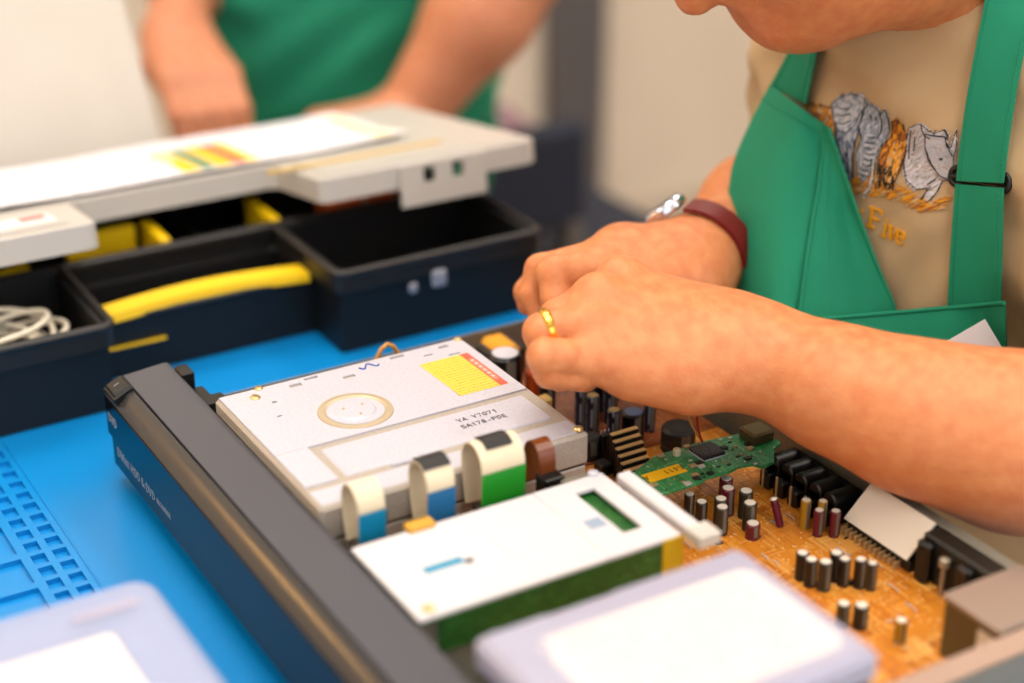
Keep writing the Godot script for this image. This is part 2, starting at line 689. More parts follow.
func recorder() -> void:
	var t := thing("disc_recorder", "opened disc recorder with dark front panel, drives and circuit boards exposed", "recorder", Vector3(0.17, 0.0, -0.13))
	var steel := grain(mat("chassis_steel", Color(0.56, 0.55, 0.50), 0.45, 0.3), noise(0.2, Color(0.85, 0.85, 0.84), Color(1, 1, 1), 11), 8.0)
	var plastic := mat("black_plastic", Color(0.025, 0.025, 0.028), 0.42)
	var tin := grain(mat("drive_tin", Color(0.77, 0.77, 0.81), 0.40, 0.12), noise(0.15, Color(0.93, 0.93, 0.94), Color(1, 1, 1), 12), 9.0)
	var screw := mat("screw_brass", Color(0.85, 0.74, 0.52), 0.3, 0.9)
	chassis(t, steel, plastic)
	front_panel(t)
	optical_drive(t, tin, screw, steel)
	ribbons(t, plastic)
	card_tray(t, tin, steel)
	hard_drive(t, steel, plastic)
	main_board(t, steel, plastic, tin)


func chassis(t: Node3D, steel: Material, plastic: Material) -> void:
	var g := G.new()
	g.bx(-0.086, 0.403, 0.010, 0.0112, -0.3065, 0.004)
	g.bx(-0.087, -0.0858, 0.010, 0.046, -0.306, 0.0)
	g.bx(0.3910, 0.3922, 0.010, 0.060, -0.306, -0.153)
	var c := part("chassis", g, steel, t)
	part("side_flange", G.new().bx(0.3765, 0.3922, 0.0588, 0.060, -0.306, -0.153, 0.0004), mat("flange_reflection_tint", Color(0.66, 0.56, 0.50), 0.35, 0.3), c)  # warm tint painted on the steel flange for its pinkish reflection
	var r := G.new()
	r.bx(-0.087, 0.404, 0.010, 0.0525, -0.3075, -0.3062, 0.0004)
	r.bx(-0.087, 0.404, 0.0513, 0.0525, -0.3062, -0.3000, 0.0003)
	part("rear_plate", r, steel, t)
	for p in [[-0.06, -0.02], [0.385, -0.02], [-0.06, -0.28], [0.385, -0.28]]:
		part("foot", G.new().lathe(Transform3D(Basis(), Vector3(p[0], 0.0, p[1])), [Vector2(0, 0.0004), Vector2(0.009, 0.0004), Vector2(0.011, 0.003), Vector2(0.0115, 0.010), Vector2(0, 0.010)], 16), plastic, c)


func front_panel(t: Node3D) -> void:
	var top := mat("panel_grey", Color(0.26, 0.265, 0.295), 0.34)
	var gloss := mat("panel_gloss", Color(0.022, 0.022, 0.026), 0.07)
	gloss.metallic_specular = 0.30
	var x0 := -0.0985
	var x1 := 0.410
	# cross-section as (z, y)
	var ext := func(prof: Array) -> G:
		var g := G.new()
		var n := prof.size()
		for i in n:
			var a: Vector2 = prof[i]
			var b: Vector2 = prof[(i + 1) % n]
			g.quad(Vector3(x0, a.y, a.x), Vector3(x1, a.y, a.x), Vector3(x1, b.y, b.x), Vector3(x0, b.y, b.x))
		var pk := PackedVector2Array(prof)
		var id := Geometry2D.triangulate_polygon(pk)
		for k in range(0, id.size(), 3):
			for x in [x0, x1]:
				g.ftri(Vector3(x, pk[id[k]].y, pk[id[k]].x), Vector3(x, pk[id[k + 1]].y, pk[id[k + 1]].x), Vector3(x, pk[id[k + 2]].y, pk[id[k + 2]].x), Vector3(signf(x - 0.1), 0, 0))
		return g
	# upper cover, its back edge rounded
	var p := part("front_panel", ext.call([Vector2(0.0345, 0.0700), Vector2(0.0085, 0.0722), Vector2(0.0055, 0.0719), Vector2(0.0042, 0.0704), Vector2(0.0042, 0.0100), Vector2(0.0345, 0.0100)]), top, t, "long dark grey front panel with a bevelled top")
	# sloping glossy strip: a shallow curve
	var prof := []
	for i in 9:
		var a := i / 8.0
		prof.append(Vector2(0.0472 - 0.0115 * a, 0.0598 + 0.0094 * sin(a * PI * 0.45)))
	prof.append_array([Vector2(0.0357, 0.0540), Vector2(0.0472, 0.0540)])
	var strip_mat := mat("panel_strip", Color(0.20, 0.195, 0.195), 0.20)
	var g := G.new()
	# smooth normals along the curve
	var k := g.v.size()
	for i in 9:
		var q: Vector2 = prof[i]
		var d: Vector2 = (prof[mini(i + 1, 8)] - prof[maxi(i - 1, 0)]).normalized()
		var nn := Vector3(0, -d.x, d.y)
		for x in [x0, x1]:
			g.v.append(Vector3(x, q.y, q.x))
			g.n.append(nn)
			g.uv.append(Vector2(x, i / 8.0))
	for i in 8:
		var q := k + i * 2
		g.ix.append_array(PackedInt32Array([q, q + 2, q + 1, q + 1, q + 2, q + 3]))
	var pk := PackedVector2Array(prof)
	var id := Geometry2D.triangulate_polygon(pk)
	for i in range(0, id.size(), 3):
		for x in [x0, x1]:
			g.ftri(Vector3(x, pk[id[i]].y, pk[id[i]].x), Vector3(x, pk[id[i + 1]].y, pk[id[i + 1]].x), Vector3(x, pk[id[i + 2]].y, pk[id[i + 2]].x), Vector3(signf(x - 0.1), 0, 0))
	part("glossy_strip", g, strip_mat, p)
	part("upper_fascia", ext.call([Vector2(0.0474, 0.0330), Vector2(0.0478, 0.0336), Vector2(0.0478, 0.0588), Vector2(0.0472, 0.0597), Vector2(0.0346, 0.0597), Vector2(0.0346, 0.0330)]), gloss, p)
	part("lower_fascia", ext.call([Vector2(0.0448, 0.0100), Vector2(0.0458, 0.0110), Vector2(0.0458, 0.0320), Vector2(0.0346, 0.0320), Vector2(0.0346, 0.0100)]), gloss, p)
	# power button sunk in the far end of the top
	part("button", G.new().box(Transform3D(Basis(Vector3.RIGHT, deg_to_rad(26)), Vector3(-0.0865, 0.0682, 0.0415)), Vector3(0.017, 0.006, 0.0125), 0.0014), mat("button_grey", Color(0.10, 0.095, 0.09), 0.4), p)
	part("surround", G.new().box(Transform3D(Basis(Vector3.RIGHT, deg_to_rad(26)), Vector3(-0.0865, 0.0664, 0.0415)), Vector3(0.0195, 0.006, 0.0150), 0.001), mat("black_plastic", Color.BLACK), p)
	var ink := mat("panel_ink", Color(0.62, 0.64, 0.68), 0.5)
	var tb := Basis(Vector3.RIGHT, deg_to_rad(26 - 90))
	letters("I", 0.0028, Transform3D(tb, Vector3(-0.0865, 0.0712, 0.0430)), ink, p, "power_mark")
	var tf := func(x: float, y: float, z: float) -> Transform3D: return Transform3D(Basis(), Vector3(x, y, z))
	letters("DVD", 0.0062, tf.call(-0.0870, 0.0470, 0.0479), ink, p)
	letters("DMax", 0.0066, tf.call(-0.0790, 0.0235, 0.0459), ink, p)
	letters("HDD & DVD", 0.0062, tf.call(-0.0440, 0.0235, 0.0459), ink, p)
	letters("RECORDER", 0.0034, tf.call(-0.0080, 0.0235, 0.0459), ink, p)
	# clips that hold the panel to the chassis
	part("clip", G.new().bx(-0.088, -0.074, 0.045, 0.0735, -0.0035, 0.0048, 0.0008).bx(-0.074, -0.054, 0.052, 0.063, -0.0080, 0.003, 0.0008), mat("black_plastic", Color.BLACK), p)
	part("clip", G.new().bx(-0.0495, -0.038, 0.050, 0.0685, -0.0110, 0.0048, 0.0008), mat("black_plastic", Color.BLACK), p)


func optical_drive(t: Node3D, tin: Material, screw: Material, steel: Material) -> void:
	var X0 := -0.0225
	var X1 := 0.1275
	var Z0 := -0.1660
	var Z1 := 0.0036
	var top := 0.080
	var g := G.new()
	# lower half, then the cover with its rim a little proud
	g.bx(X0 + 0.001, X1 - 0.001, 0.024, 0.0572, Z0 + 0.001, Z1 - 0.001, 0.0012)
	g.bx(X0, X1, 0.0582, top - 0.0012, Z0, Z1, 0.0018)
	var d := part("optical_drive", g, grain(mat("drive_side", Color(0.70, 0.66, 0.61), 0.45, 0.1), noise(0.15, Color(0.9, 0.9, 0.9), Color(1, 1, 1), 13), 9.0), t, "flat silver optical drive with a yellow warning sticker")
	part("seam", G.new().bx(X0 + 0.002, X1 - 0.002, 0.0565, 0.0590, Z0 + 0.002, Z1 - 0.002), mat("black_plastic", Color.BLACK), d)
	# raised pressing of the cover: everything but a sunk channel near the near side
	var plate := G.new()
	# far part of the cover, with its slots and punched marks sunk in
	var xs := [X0 + 0.0025, 0.0625]
	var zs := [Z0 + 0.003, Z1 - 0.002]
	var pk := []
	for h in [[-0.0123, -0.0448, 0.004, 0.008], [-0.0173, -0.0568, 0.003, 0.009], [-0.0065, -0.0778, 0.0035, 0.008], [-0.0163, -0.1158, 0.003, 0.01], [-0.0085, -0.1338, 0.002, 0.006], [-0.0143, -0.1478, 0.003, 0.007], [-0.0015, -0.1488, 0.0018, 0.008], [0.0017, -0.0248, 0.0025, 0.003], [0.0197, -0.0203, 0.0016, 0.003]]:
		var hx := clampf(h[0], X0 + 0.006, 0.06)
		var hz := clampf(h[1], Z0 + 0.008, Z1 - 0.006)
		xs.append_array([hx - h[2] / 2, hx + h[2] / 2])
		zs.append_array([hz - h[3] / 2, hz + h[3] / 2])
		pk.append([hx - h[2] / 2, hx + h[2] / 2, hz - h[3] / 2, hz + h[3] / 2])
	plate.add(blocks(xs, zs, pk, top, top - 0.0120, top - 0.0030), Transform3D())
	plate.bx(0.0625, 0.1030, top - 0.0030, top, -0.0185, Z1 - 0.002, 0.0004)
	plate.prism(rrect(0.0680, 0.1022, Z0 + 0.0095, -0.0235, 0.002), top - 0.0030, top - 0.0002, 0.0008)
	plate.prism(rrect(0.1078, X1 - 0.003, Z0 + 0.003, Z1 - 0.002, 0.002), top - 0.0030, top - 0.0008, 0.0006)
	part("pressed_cover", plate, tin, d)
	# clamp boss over the spindle
	var hub := Transform3D(Basis(), Vector3(0.0365, top, -0.0612))
	part("clamp_ring", G.new().lathe(hub, [Vector2(0.0228, -0.0005), Vector2(0.0222, 0.0006), Vector2(0.0190, 0.0008), Vector2(0.0176, 0.0002), Vector2(0.0168, -0.0002)], 40), mat("warm_tin", Color(0.72, 0.66, 0.55), 0.4, 0.3), d)
	part("clamp_disc", G.new().lathe(hub, [Vector2(0.0168, 0.0002), Vector2(0.0125, 0.0004), Vector2(0.0112, 0.0013), Vector2(0.0, 0.0015)], 40), tin, d)
	for a in 3:
		var an := TAU * a / 3.0
		part("rivet", G.new().lathe(hub.translated(Vector3(cos(an) * 0.007, 0.0014, sin(an) * 0.007)), [Vector2(0.0009, 0), Vector2(0.0007, 0.0004), Vector2(0, 0.0005)], 10), screw, d)
	var hole := steel
	for h in [[-0.0093, -0.0173, 0.0032], [-0.0193, -0.0238, 0.0026], [0.1225, -0.1615, 0.003], [-0.0190, -0.1610, 0.0025]]:
		var st := Transform3D(Basis(), Vector3(h[0], top - 0.0008, h[1]))
		part("screw", multi([[G.new().lathe(st, [Vector2(h[2], 0), Vector2(h[2], 0.0012), Vector2(h[2] * 0.7, 0.0022), Vector2(0, 0.0024)], 16), screw], [G.new().box(st.translated(Vector3(0, 0.0024, 0)).rotated_local(Vector3.UP, 0.6), Vector3(h[2] * 1.1, 0.0004, 0.0006)), steel]]), null, d)
	part("cover_tab", G.new().bx(0.1035, 0.1062, top - 0.0018, top + 0.0010, -0.067, -0.050, 0.0005), tin, d)
	# side tabs of the cover on the near side
	for z in [-0.03, -0.062, -0.10, -0.128]:
		part("side_notch", G.new().bx(0.1267, 0.1279, 0.061, 0.067, z - 0.006, z + 0.006, 0.0002), hole, d)
	# sticker
	var im := print_image(256, 176, Color(0.84, 0.76, 0.27), Color(0.50, 0.44, 0.14), 15, 21)
	im.fill_rect(Rect2i(212, 0, 44, 176), Color(0.93, 0.33, 0.25))
	im.fill_rect(Rect2i(222, 30, 24, 116), Color(0.95, 0.52, 0.45))
	for i in 6:
		im.fill_rect(Rect2i(226, 36 + i * 18, 16, 5), Color(0.98, 0.85, 0.8))
	var s := G.new()
	var y := top + 0.0002
	# the print reads along -z
	s.quad(Vector3(0.0515, y, -0.1235), Vector3(0.0515, y, -0.1570), Vector3(0.0015, y, -0.1565), Vector3(0.0015, y, -0.1220))
	s.bx(0.0017, 0.0513, top - 0.0001, y - 0.00005, -0.1563, -0.1232)
	part("warning_sticker", s, tex_mat("warning_print", im, 0.45), d, "yellow warning sticker with a red band")
	var ink := mat("stamp_ink", Color(0.22, 0.20, 0.24), 0.7)
	letters("YA Y7071", 0.0042, flat_on(0.0785, top + 0.0001, -0.1195, Vector3(0, 0, -1)), ink, d, "stamp", "Droid Sans Mono", 0.0001)
	letters("SA178-PDE", 0.0042, flat_on(0.0865, top + 0.0001, -0.1195, Vector3(0, 0, -1)), ink, d, "stamp", "Droid Sans Mono", 0.0001)
	# a squiggle of blue pen near the far side
	var sq := []
	for i in 15:
		var q := i / 14.0
		sq.append(Vector3(-0.0135 + 0.0028 * sin(q * 9.0), top + 0.0002, -0.088 - 0.013 * q))
	part("pen_mark", G.new().tube(sq, 0.00055, 5), mat("pen_blue", Color(0.10, 0.25, 0.62), 0.6), d)
	var lp := []
	for i in 11:
		var q := i / 10.0
		lp.append(Vector3(-0.034, 0.035 + 0.046 * sin(q * PI), -0.098 - 0.040 * q))
	part("wire_loop", G.new().tube(lp, 0.0016, 7), mat("wire_tan", Color(0.72, 0.52, 0.25), 0.4), d)
	# side face of the tray front that shows by the panel
	part("flange", G.new().bx(X0 + 0.004, X1 - 0.004, 0.0705, 0.0718, Z1, Z1 + 0.0005, 0.0002), steel, d)
	part("bracket", G.new().bx(X1, X1 + 0.0012, 0.0112, 0.048, Z0 + 0.02, Z0 + 0.04).bx(X1, X1 + 0.0012, 0.0112, 0.048, -0.03, -0.01).bx(X0 - 0.0012, X0, 0.0112, 0.04, Z0 + 0.02, Z0 + 0.04).bx(X0 - 0.0012, X0, 0.0112, 0.04, -0.03, -0.01).bx(X0, X1, 0.022, 0.024, Z0 + 0.01, Z1 - 0.01), steel, d)


func ribbons(t: Node3D, plastic: Material) -> void:
	var cream := mat("ribbon_cream", Color(0.86, 0.80, 0.68), 0.5)
	# z of the near edge, width, stiffener colour
	for r in [[-0.0075, 0.0155, Color(0.0, 0.50, 0.66), false, 0.0], [-0.0480, 0.0165, Color(0.12, 0.42, 0.62), true, 0.0015], [-0.0810, 0.0270, Color(0.06, 0.55, 0.12), true, 0.003]]:
		var path := []
		var zc: float = r[0] - r[1] / 2
		var rad: float = 0.0102 + r[4] * 0.4
		var cx := 0.1400
		var cy: float = 0.0875 + r[4]
		path.append(Vector3(cx - rad + 0.004, 0.060, zc))
		path.append(Vector3(cx - rad + 0.001, cy - 0.016, zc))
		for i in 17:
			var a := PI - PI * i / 16.0
			path.append(Vector3(cx + cos(a) * rad, cy - 0.003 + sin(a) * rad * 1.15, zc))
		path.append(Vector3(cx + rad - 0.0004, cy - 0.010, zc))
		path.append(Vector3(cx + rad - 0.0012, 0.0655, zc))
		var o := part("ribbon_cable", G.new().band(path, Vector3(0, 0, r[1]), 0.0008), cream, t)
		var xf: float = cx + rad + 0.0004
		part("stiffener", G.new().band([Vector3(xf - 0.0010, 0.0650, zc), Vector3(xf - 0.0002, cy - 0.010, zc), Vector3(xf + 0.0002, cy - 0.0035, zc)], Vector3(0, 0, r[1] + 0.0003), 0.0007), mat("stiffener_%.2f" % r[2].g, r[2], 0.45), o)
		if r[3]:
			var q := []
			for i in 7:
				var a := PI * 0.66 - PI * 0.36 * i / 6.0
				q.append(Vector3(cx + cos(a) * (rad + 0.0012), cy - 0.003 + sin(a) * (rad * 1.15 + 0.0012), zc))
			part("tape", G.new().band(q, Vector3(0, 0, r[1] * (0.98 if r[1] < 0.02 else 0.6)), 0.0012), mat("tape_black", Color(0.07, 0.07, 0.075), 0.5), o)
		part("socket", G.new().bx(0.1440, 0.1560, 0.058, 0.0665, zc - r[1] / 2 - 0.002, zc + r[1] / 2 + 0.002, 0.0006), plastic, o)
	var path := []
	for i in 15:
		var a := PI - PI * i / 14.0
		path.append(Vector3(0.1400 + cos(a) * 0.0085, 0.080 + sin(a) * 0.0115, -0.1245))
	path.push_front(Vector3(0.1320, 0.062, -0.1245))
	path.append(Vector3(0.1485, 0.066, -0.1245))
	var br := mat("flex_brown", Color(0.42, 0.20, 0.05), 0.25)
	var f := part("flex_cable", G.new().band(path, Vector3(0, 0, 0.0105), 0.0005), br, t)
	part("socket", G.new().bx(0.1450, 0.1560, 0.0625, 0.0745, -0.1315, -0.1185, 0.0008), plastic, f)


func card_tray(t: Node3D, tin: Material, steel: Material) -> void:
	var white := mat("tray_white", Color(0.79, 0.78, 0.79), 0.5)
	var green := tex_mat("green_edge_board", board_image(Color(0.06, 0.32, 0.09), Color(0.03, 0.20, 0.05), Color(0.26, 0.50, 0.20), 5), 0.45)
	green.uv1_triplanar = true
	green.uv1_scale = Vector3.ONE * 14.0
	# plate with its long slot, built round the opening
	var g := G.new()
	var y0 := 0.0725
	var y1 := 0.0752
	g.bx(0.1640, 0.2395, y0, y1, -0.1050, 0.004, 0.0007)
	g.bx(0.1640, 0.1760, y0, y1, -0.1500, -0.1050, 0.0005)
	g.bx(0.2230, 0.2395, y0, y1, -0.1500, -0.1050, 0.0005)
	g.bx(0.1760, 0.2230, y0, y1, -0.1250, -0.1050, 0.0005)
	g.bx(0.1760, 0.2230, y0, y1, -0.1500, -0.1370, 0.0005)
	var c := part("card_bay", g, white, t, "white metal cover over a green side board")
	part("side_board", G.new().bx(0.2378, 0.2394, 0.052, 0.0724, -0.1420, -0.006, 0.0002), green, c)
	part("inner_board", G.new().bx(0.1650, 0.2370, 0.0690, 0.0706, -0.1490, 0.002, 0.0002), green, c)
	part("raised_panel", G.new().prism(rrect(0.190, 0.216, -0.092, -0.062, 0.002), y1 - 0.0002, y1 + 0.0006, 0.0004), white, c)
	part("window_slot", G.new().bx(0.2035, 0.2125, y1 - 0.0002, y1 + 0.0005, -0.1220, -0.1120, 0.0002), mat("slot_blue", Color(0.55, 0.62, 0.70), 0.3), c)
	part("tape", G.new().bx(0.2000, 0.2055, y1, y1 + 0.0003, -0.0400, -0.0180), mat("tape_teal", Color(0.10, 0.52, 0.66), 0.5), c)
	part("tape", G.new().bx(0.2052, 0.2072, y1, y1 + 0.0012, -0.0440, -0.0400), mat("black_plastic", Color.BLACK), c)
	part("pad", G.new().bx(0.1600, 0.1680, y1 - 0.001, y1 + 0.003, -0.0440, -0.0280, 0.001), mat("pad_yellow", Color(0.78, 0.58, 0.16), 0.5), c)
	part("end_tape", G.new().bx(0.2396, 0.2404, 0.053, 0.0745, -0.1510, -0.1380, 0.0002), mat("tape_yellow", Color(0.78, 0.64, 0.06), 0.5), c)
	# pale connector along the far edge
	part("connector_bar", G.new().bx(0.1740, 0.2480, 0.0715, 0.0785, -0.1620, -0.1530, 0.0012), white, c)
	for i in 4:
		part("latch", G.new().bx(0.2420 + i * 0.0035, 0.2445 + i * 0.0035, 0.073, 0.0805, -0.1640, -0.1500, 0.0006), mat("nylon", Color(0.80, 0.78, 0.74), 0.4), c)
	part("tin_lug", G.new().bx(0.1560, 0.1720, 0.0700, 0.0725, -0.152, -0.128, 0.0004), steel, c)
	part("lug_screw", G.new().lathe(Transform3D(Basis(), Vector3(0.1640, 0.0752, -0.1445)), [Vector2(0.0032, 0), Vector2(0.003, 0.0015), Vector2(0.0018, 0.0022), Vector2(0, 0.0024)], 14), tin, c)
	part("lug_screw", G.new().lathe(Transform3D(Basis(), Vector3(0.2335, 0.0752, -0.0040)), [Vector2(0.0034, 0), Vector2(0.003, 0.0015), Vector2(0.0018, 0.0022), Vector2(0, 0.0024)], 14), mat("screw_brass", Color.BLACK), c)
	for q in [[0.166, -0.14], [0.166, -0.03], [0.234, -0.14], [0.234, -0.03]]:
		part("stand", G.new().bx(q[0], q[0] + 0.002, 0.0112, 0.0725, q[1], q[1] + 0.02), steel, c)


func hard_drive(t: Node3D, steel: Material, plastic: Material) -> void:
	var alu := grain(mat("drive_aluminium", Color(0.68, 0.68, 0.76), 0.36, 0.2), noise(0.2, Color(0.93, 0.93, 0.94), Color(1, 1, 1), 14), 9.0)
	var x0 := 0.2945
	var x1 := 0.3965
	var z0 := -0.1435
	var z1 := 0.0060
	var top := 0.100
	var d := part("hard_drive", G.new().prism(rrect(x0, x1, z0, z1, 0.004), 0.0860, top - 0.002, 0.0012), alu, t, "silver hard drive with a rounded white label")
	# top cover with a scalloped far side
	var cover := PackedVector2Array()
	for p in [[x0 + 0.002, z1 - 0.003], [x0 + 0.002, -0.030], [x0 + 0.007, -0.037], [x0 + 0.007, -0.060], [x0 + 0.002, -0.068], [x0 + 0.002, z0 + 0.010], [x0 + 0.010, z0 + 0.002], [x1 - 0.008, z0 + 0.002], [x1 - 0.002, z0 + 0.008], [x1 - 0.002, z1 - 0.003]]:
		cover.append(Vector2(p[0], p[1]))
	part("top_cover", G.new().prism(cover, top - 0.003, top, 0.0008), alu, d)
	var im := print_image(384, 256, Color(0.83, 0.80, 0.79), Color(0.68, 0.64, 0.64), 9, 33)
	var lb := G.new()
	var poly := rrect(0.3125, 0.3850, -0.1345, -0.0150, 0.008, 6)
	lb.prism(poly, top, top + 0.0003)
	for i in lb.v.size():
		lb.uv[i] = Vector2((-0.015 - lb.v[i].z) / 0.1195, (lb.v[i].x - 0.3125) / 0.0725)
	part("label", lb, tex_mat("drive_label", im, 0.5), d)
	part("spindle_ring", G.new().lathe(Transform3D(Basis(), Vector3(0.318, top, -0.010)), [Vector2(0.010, -0.0004), Vector2(0.0095, 0.0004), Vector2(0.007, 0.0004), Vector2(0.0065, 0.0001)], 24), alu, d)
	for p in [[x0 + 0.005, z0 + 0.008], [x1 - 0.006, z0 + 0.006], [x0 + 0.005, -0.004], [x1 - 0.006, -0.004]]:
		part("screw", G.new().lathe(Transform3D(Basis(), Vector3(p[0], top, p[1])), [Vector2(0.0026, -0.0004), Vector2(0.0024, 0.0005), Vector2(0.0008, 0.0006), Vector2(0, 0.0002)], 12), alu, d)
	part("circuit_plate", G.new().bx(x0 + 0.002, x1 - 0.0004, 0.0700, 0.0860, z0 + 0.004, z1 - 0.004, 0.0008), plastic, d)
	part("cradle", G.new().bx(x0 - 0.002, x1 + 0.004, 0.0682, 0.0698, z0 - 0.004, z1, 0.0004).bx(x0, x0 + 0.002, 0.0112, 0.0682, z0 + 0.01, z0 + 0.03).bx(x1, x1 + 0.002, 0.0112, 0.0682, z0 + 0.01, z0 + 0.03).bx(x0, x0 + 0.002, 0.0112, 0.0682, -0.03, -0.01).bx(x1, x1 + 0.002, 0.0112, 0.0682, -0.03, -0.01), steel, d)


func main_board(t: Node3D, steel: Material, plastic: Material, tin: Material) -> void:
	var orange := tex_mat("board_orange", board_image(Color(0.78, 0.49, 0.13), Color(0.60, 0.30, 0.06), Color(0.90, 0.72, 0.44), 3), 0.4)
	orange.uv1_triplanar = true
	orange.uv1_scale = Vector3.ONE * 6.5
	var brown := tex_mat("board_brown", board_image(Color(0.52, 0.26, 0.10), Color(0.30, 0.14, 0.06), Color(0.72, 0.48, 0.30), 8), 0.45)
	brown.uv1_triplanar = true
	brown.uv1_scale = Vector3.ONE * 7.0
	var green := tex_mat("board_green", board_image(Color(0.10, 0.44, 0.23), Color(0.05, 0.30, 0.14), Color(0.44, 0.66, 0.46), 4), 0.38)
	green.uv1_triplanar = true
	green.uv1_scale = Vector3.ONE * 11.0
	var Y := 0.0241
	var mb := part("main_board", G.new().bx(0.0785, 0.3900, 0.0225, Y, -0.2985, -0.0500, 0.0003), orange, t, "orange circuit board covered in small parts")
	var ps := part("power_board", G.new().bx(-0.0830, 0.0775, 0.0225, Y, -0.2985, -0.1580, 0.0003), brown, t, "brown power supply board with large capacitors")
	for p in [[-0.075, -0.29], [0.070, -0.29], [-0.075, -0.166], [0.070, -0.166]]:
		part("standoff", G.new().lathe(Transform3D(Basis(), Vector3(p[0], 0.0112, p[1])), [Vector2(0.003, 0), Vector2(0.003, 0.0113)], 10), steel, ps)
	for p in [[0.09, -0.06], [0.09, -0.29], [0.38, -0.29], [0.38, -0.06], [0.25, -0.29]]:
		part("standoff", G.new().lathe(Transform3D(Basis(), Vector3(p[0], 0.0112, p[1])), [Vector2(0.003, 0), Vector2(0.003, 0.0113)], 10), steel, mb)
	var black := mat("sleeve_black", Color(0.035, 0.035, 0.045), 0.32)
	var pr := print_image(128, 96, Color(0.055, 0.07, 0.12), Color(0.62, 0.66, 0.74), 6, 61)
	pr.rotate_90(CLOCKWISE)
	var navy := tex_mat("sleeve_navy", pr, 0.32)
	var olive := mat("sleeve_olive", Color(0.16, 0.15, 0.11), 0.4)
	var maroon := mat("sleeve_maroon", Color(0.36, 0.05, 0.13), 0.35)
	var gold := mat("sleeve_gold", Color(0.62, 0.45, 0.08), 0.35)
	var can := mat("can_top", Color(0.86, 0.83, 0.77), 0.45, 0.15)
	var can_dim := mat("can_top_tan", Color(0.62, 0.52, 0.34), 0.45, 0.4)
	var can_blue := mat("can_top_blue", Color(0.30, 0.36, 0.48), 0.4, 0.2)
	var can_pale := mat("can_top_pale", Color(0.80, 0.80, 0.84), 0.4, 0.2)
	# power supply: large capacitors, transformer, coils
	capacitor(ps, -0.0230, -0.1985, Y, 0.0112, 0.0360, black, can_pale)
	for c in [[0.0355, -0.2207, 0.0290], [0.0450, -0.2230, 0.0282], [0.0655, -0.2255, 0.0262], [0.0370, -0.2420, 0.0270], [0.0250, -0.2330, 0.0280]]:
		capacitor(ps, c[0], c[1], Y, 0.0044, c[2], navy, can_dim)
	capacitor(ps, 0.0665, -0.2395, Y, 0.0075, 0.0215, black, can_blue)
	capacitor(ps, 0.0180, -0.2480, Y, 0.0070, 0.0260, black, can_dim)
	capacitor(ps, 0.0080, -0.2120, Y, 0.0055, 0.0230, black, can_dim)
	capacitor(ps, 0.0600, -0.2570, Y, 0.0040, 0.0280, navy, can)
	capacitor(ps, 0.0690, -0.2050, Y, 0.0072, 0.0150, mat("sleeve_grey", Color(0.10, 0.10, 0.10), 0.5), mat("can_top_black", Color(0.11, 0.11, 0.11), 0.5))
	part("transformer", G.new().bx(-0.0760, -0.0520, Y, 0.0440, -0.2330, -0.2050, 0.002), mat("transformer_core", Color(0.10, 0.08, 0.07), 0.6), ps)
	part("winding", G.new().bx(-0.0780, -0.0500, Y + 0.004, 0.0470, -0.2280, -0.2100, 0.003), mat("winding_yellow", Color(0.88, 0.60, 0.06), 0.45), ps)
	part("coil", G.new().lathe(Transform3D(Basis(), Vector3(-0.0470, Y, -0.2480)), [Vector2(0.003, 0), Vector2(0.007, 0.001), Vector2(0.0075, 0.014), Vector2(0.006, 0.016), Vector2(0, 0.016)], 14), mat("coil_copper", Color(0.72, 0.34, 0.14), 0.35, 0.4), ps)
	part("coil", G.new().lathe(Transform3D(Basis(), Vector3(-0.0430, Y, -0.1840)), [Vector2(0.003, 0), Vector2(0.006, 0.001), Vector2(0.006, 0.018), Vector2(0.005, 0.020), Vector2(0, 0.020)], 14), mat("coil_orange", Color(0.80, 0.36, 0.10), 0.4), ps)
	part("film_capacitor", G.new().bx(-0.0210, -0.0120, Y, 0.0450, -0.2240, -0.2120, 0.0015), mat("film_orange", Color(0.78, 0.32, 0.10), 0.4), ps)
	part("film_capacitor", G.new().bx(0.0200, 0.0285, Y, 0.0480, -0.2040, -0.1960, 0.0015), mat("film_cream", Color(0.70, 0.56, 0.30), 0.45), ps)
	part("heat_sink", G.new().bx(-0.0100, 0.0150, Y, 0.0480, -0.2650, -0.2620, 0.0006).bx(-0.0100, 0.0150, Y, 0.0480, -0.2580, -0.2560, 0.0006), mat("sink_black", Color(0.05, 0.05, 0.05), 0.5, 0.4), ps)
	part("power_transistor", G.new().bx(0.0745, 0.0785, Y, 0.0420, -0.2160, -0.2090, 0.0006), plastic, ps)
	for k in 3:
		part("transistor_leg", G.new().bx(0.0750, 0.0757, Y, 0.0440, -0.2155 + k * 0.0028, -0.2148 + k * 0.0028), tin, ps)
	capacitor(mb, 0.0900, -0.2580, Y, 0.0110, 0.0170, mat("sleeve_grey", Color.BLACK), mat("can_top_black", Color.BLACK))
	# ladder of pin strips leaning beside the green board
	var comb := part("pin_connector", G.new().bx(0.0850, 0.0868, Y, 0.0470, -0.2270, -0.2070, 0.0004), plastic, t, "ladder of brass pin strips")
	var pinm := mat("pin_brass", Color(0.80, 0.67, 0.46), 0.4, 0.5)
	for r in 6:
		var x := 0.0872 + r * 0.0053
		var y := 0.0475 - r * 0.0021
		var zb := -0.2275 + r * 0.0016
		part("pin_rail", G.new().bx(x, x + 0.0030, Y, y, zb, zb + 0.0205, 0.0004), plastic, comb)
		var pin := G.new().bx(-0.0018, 0.0018, 0.0, 0.0010, -0.00045, 0.00045, 0.0002).mesh()
		for k in 12:
			var o := part("pin", pin, pinm, comb)
			o.position = Vector3(x + 0.0020, y, zb + 0.0012 + k * 0.00165)
	part("plug", G.new().bx(0.0860, 0.0960, Y, 0.0320, -0.2050, -0.1970, 0.001), plastic, mb)
	# green decoder board on posts
	var poly := PackedVector2Array()
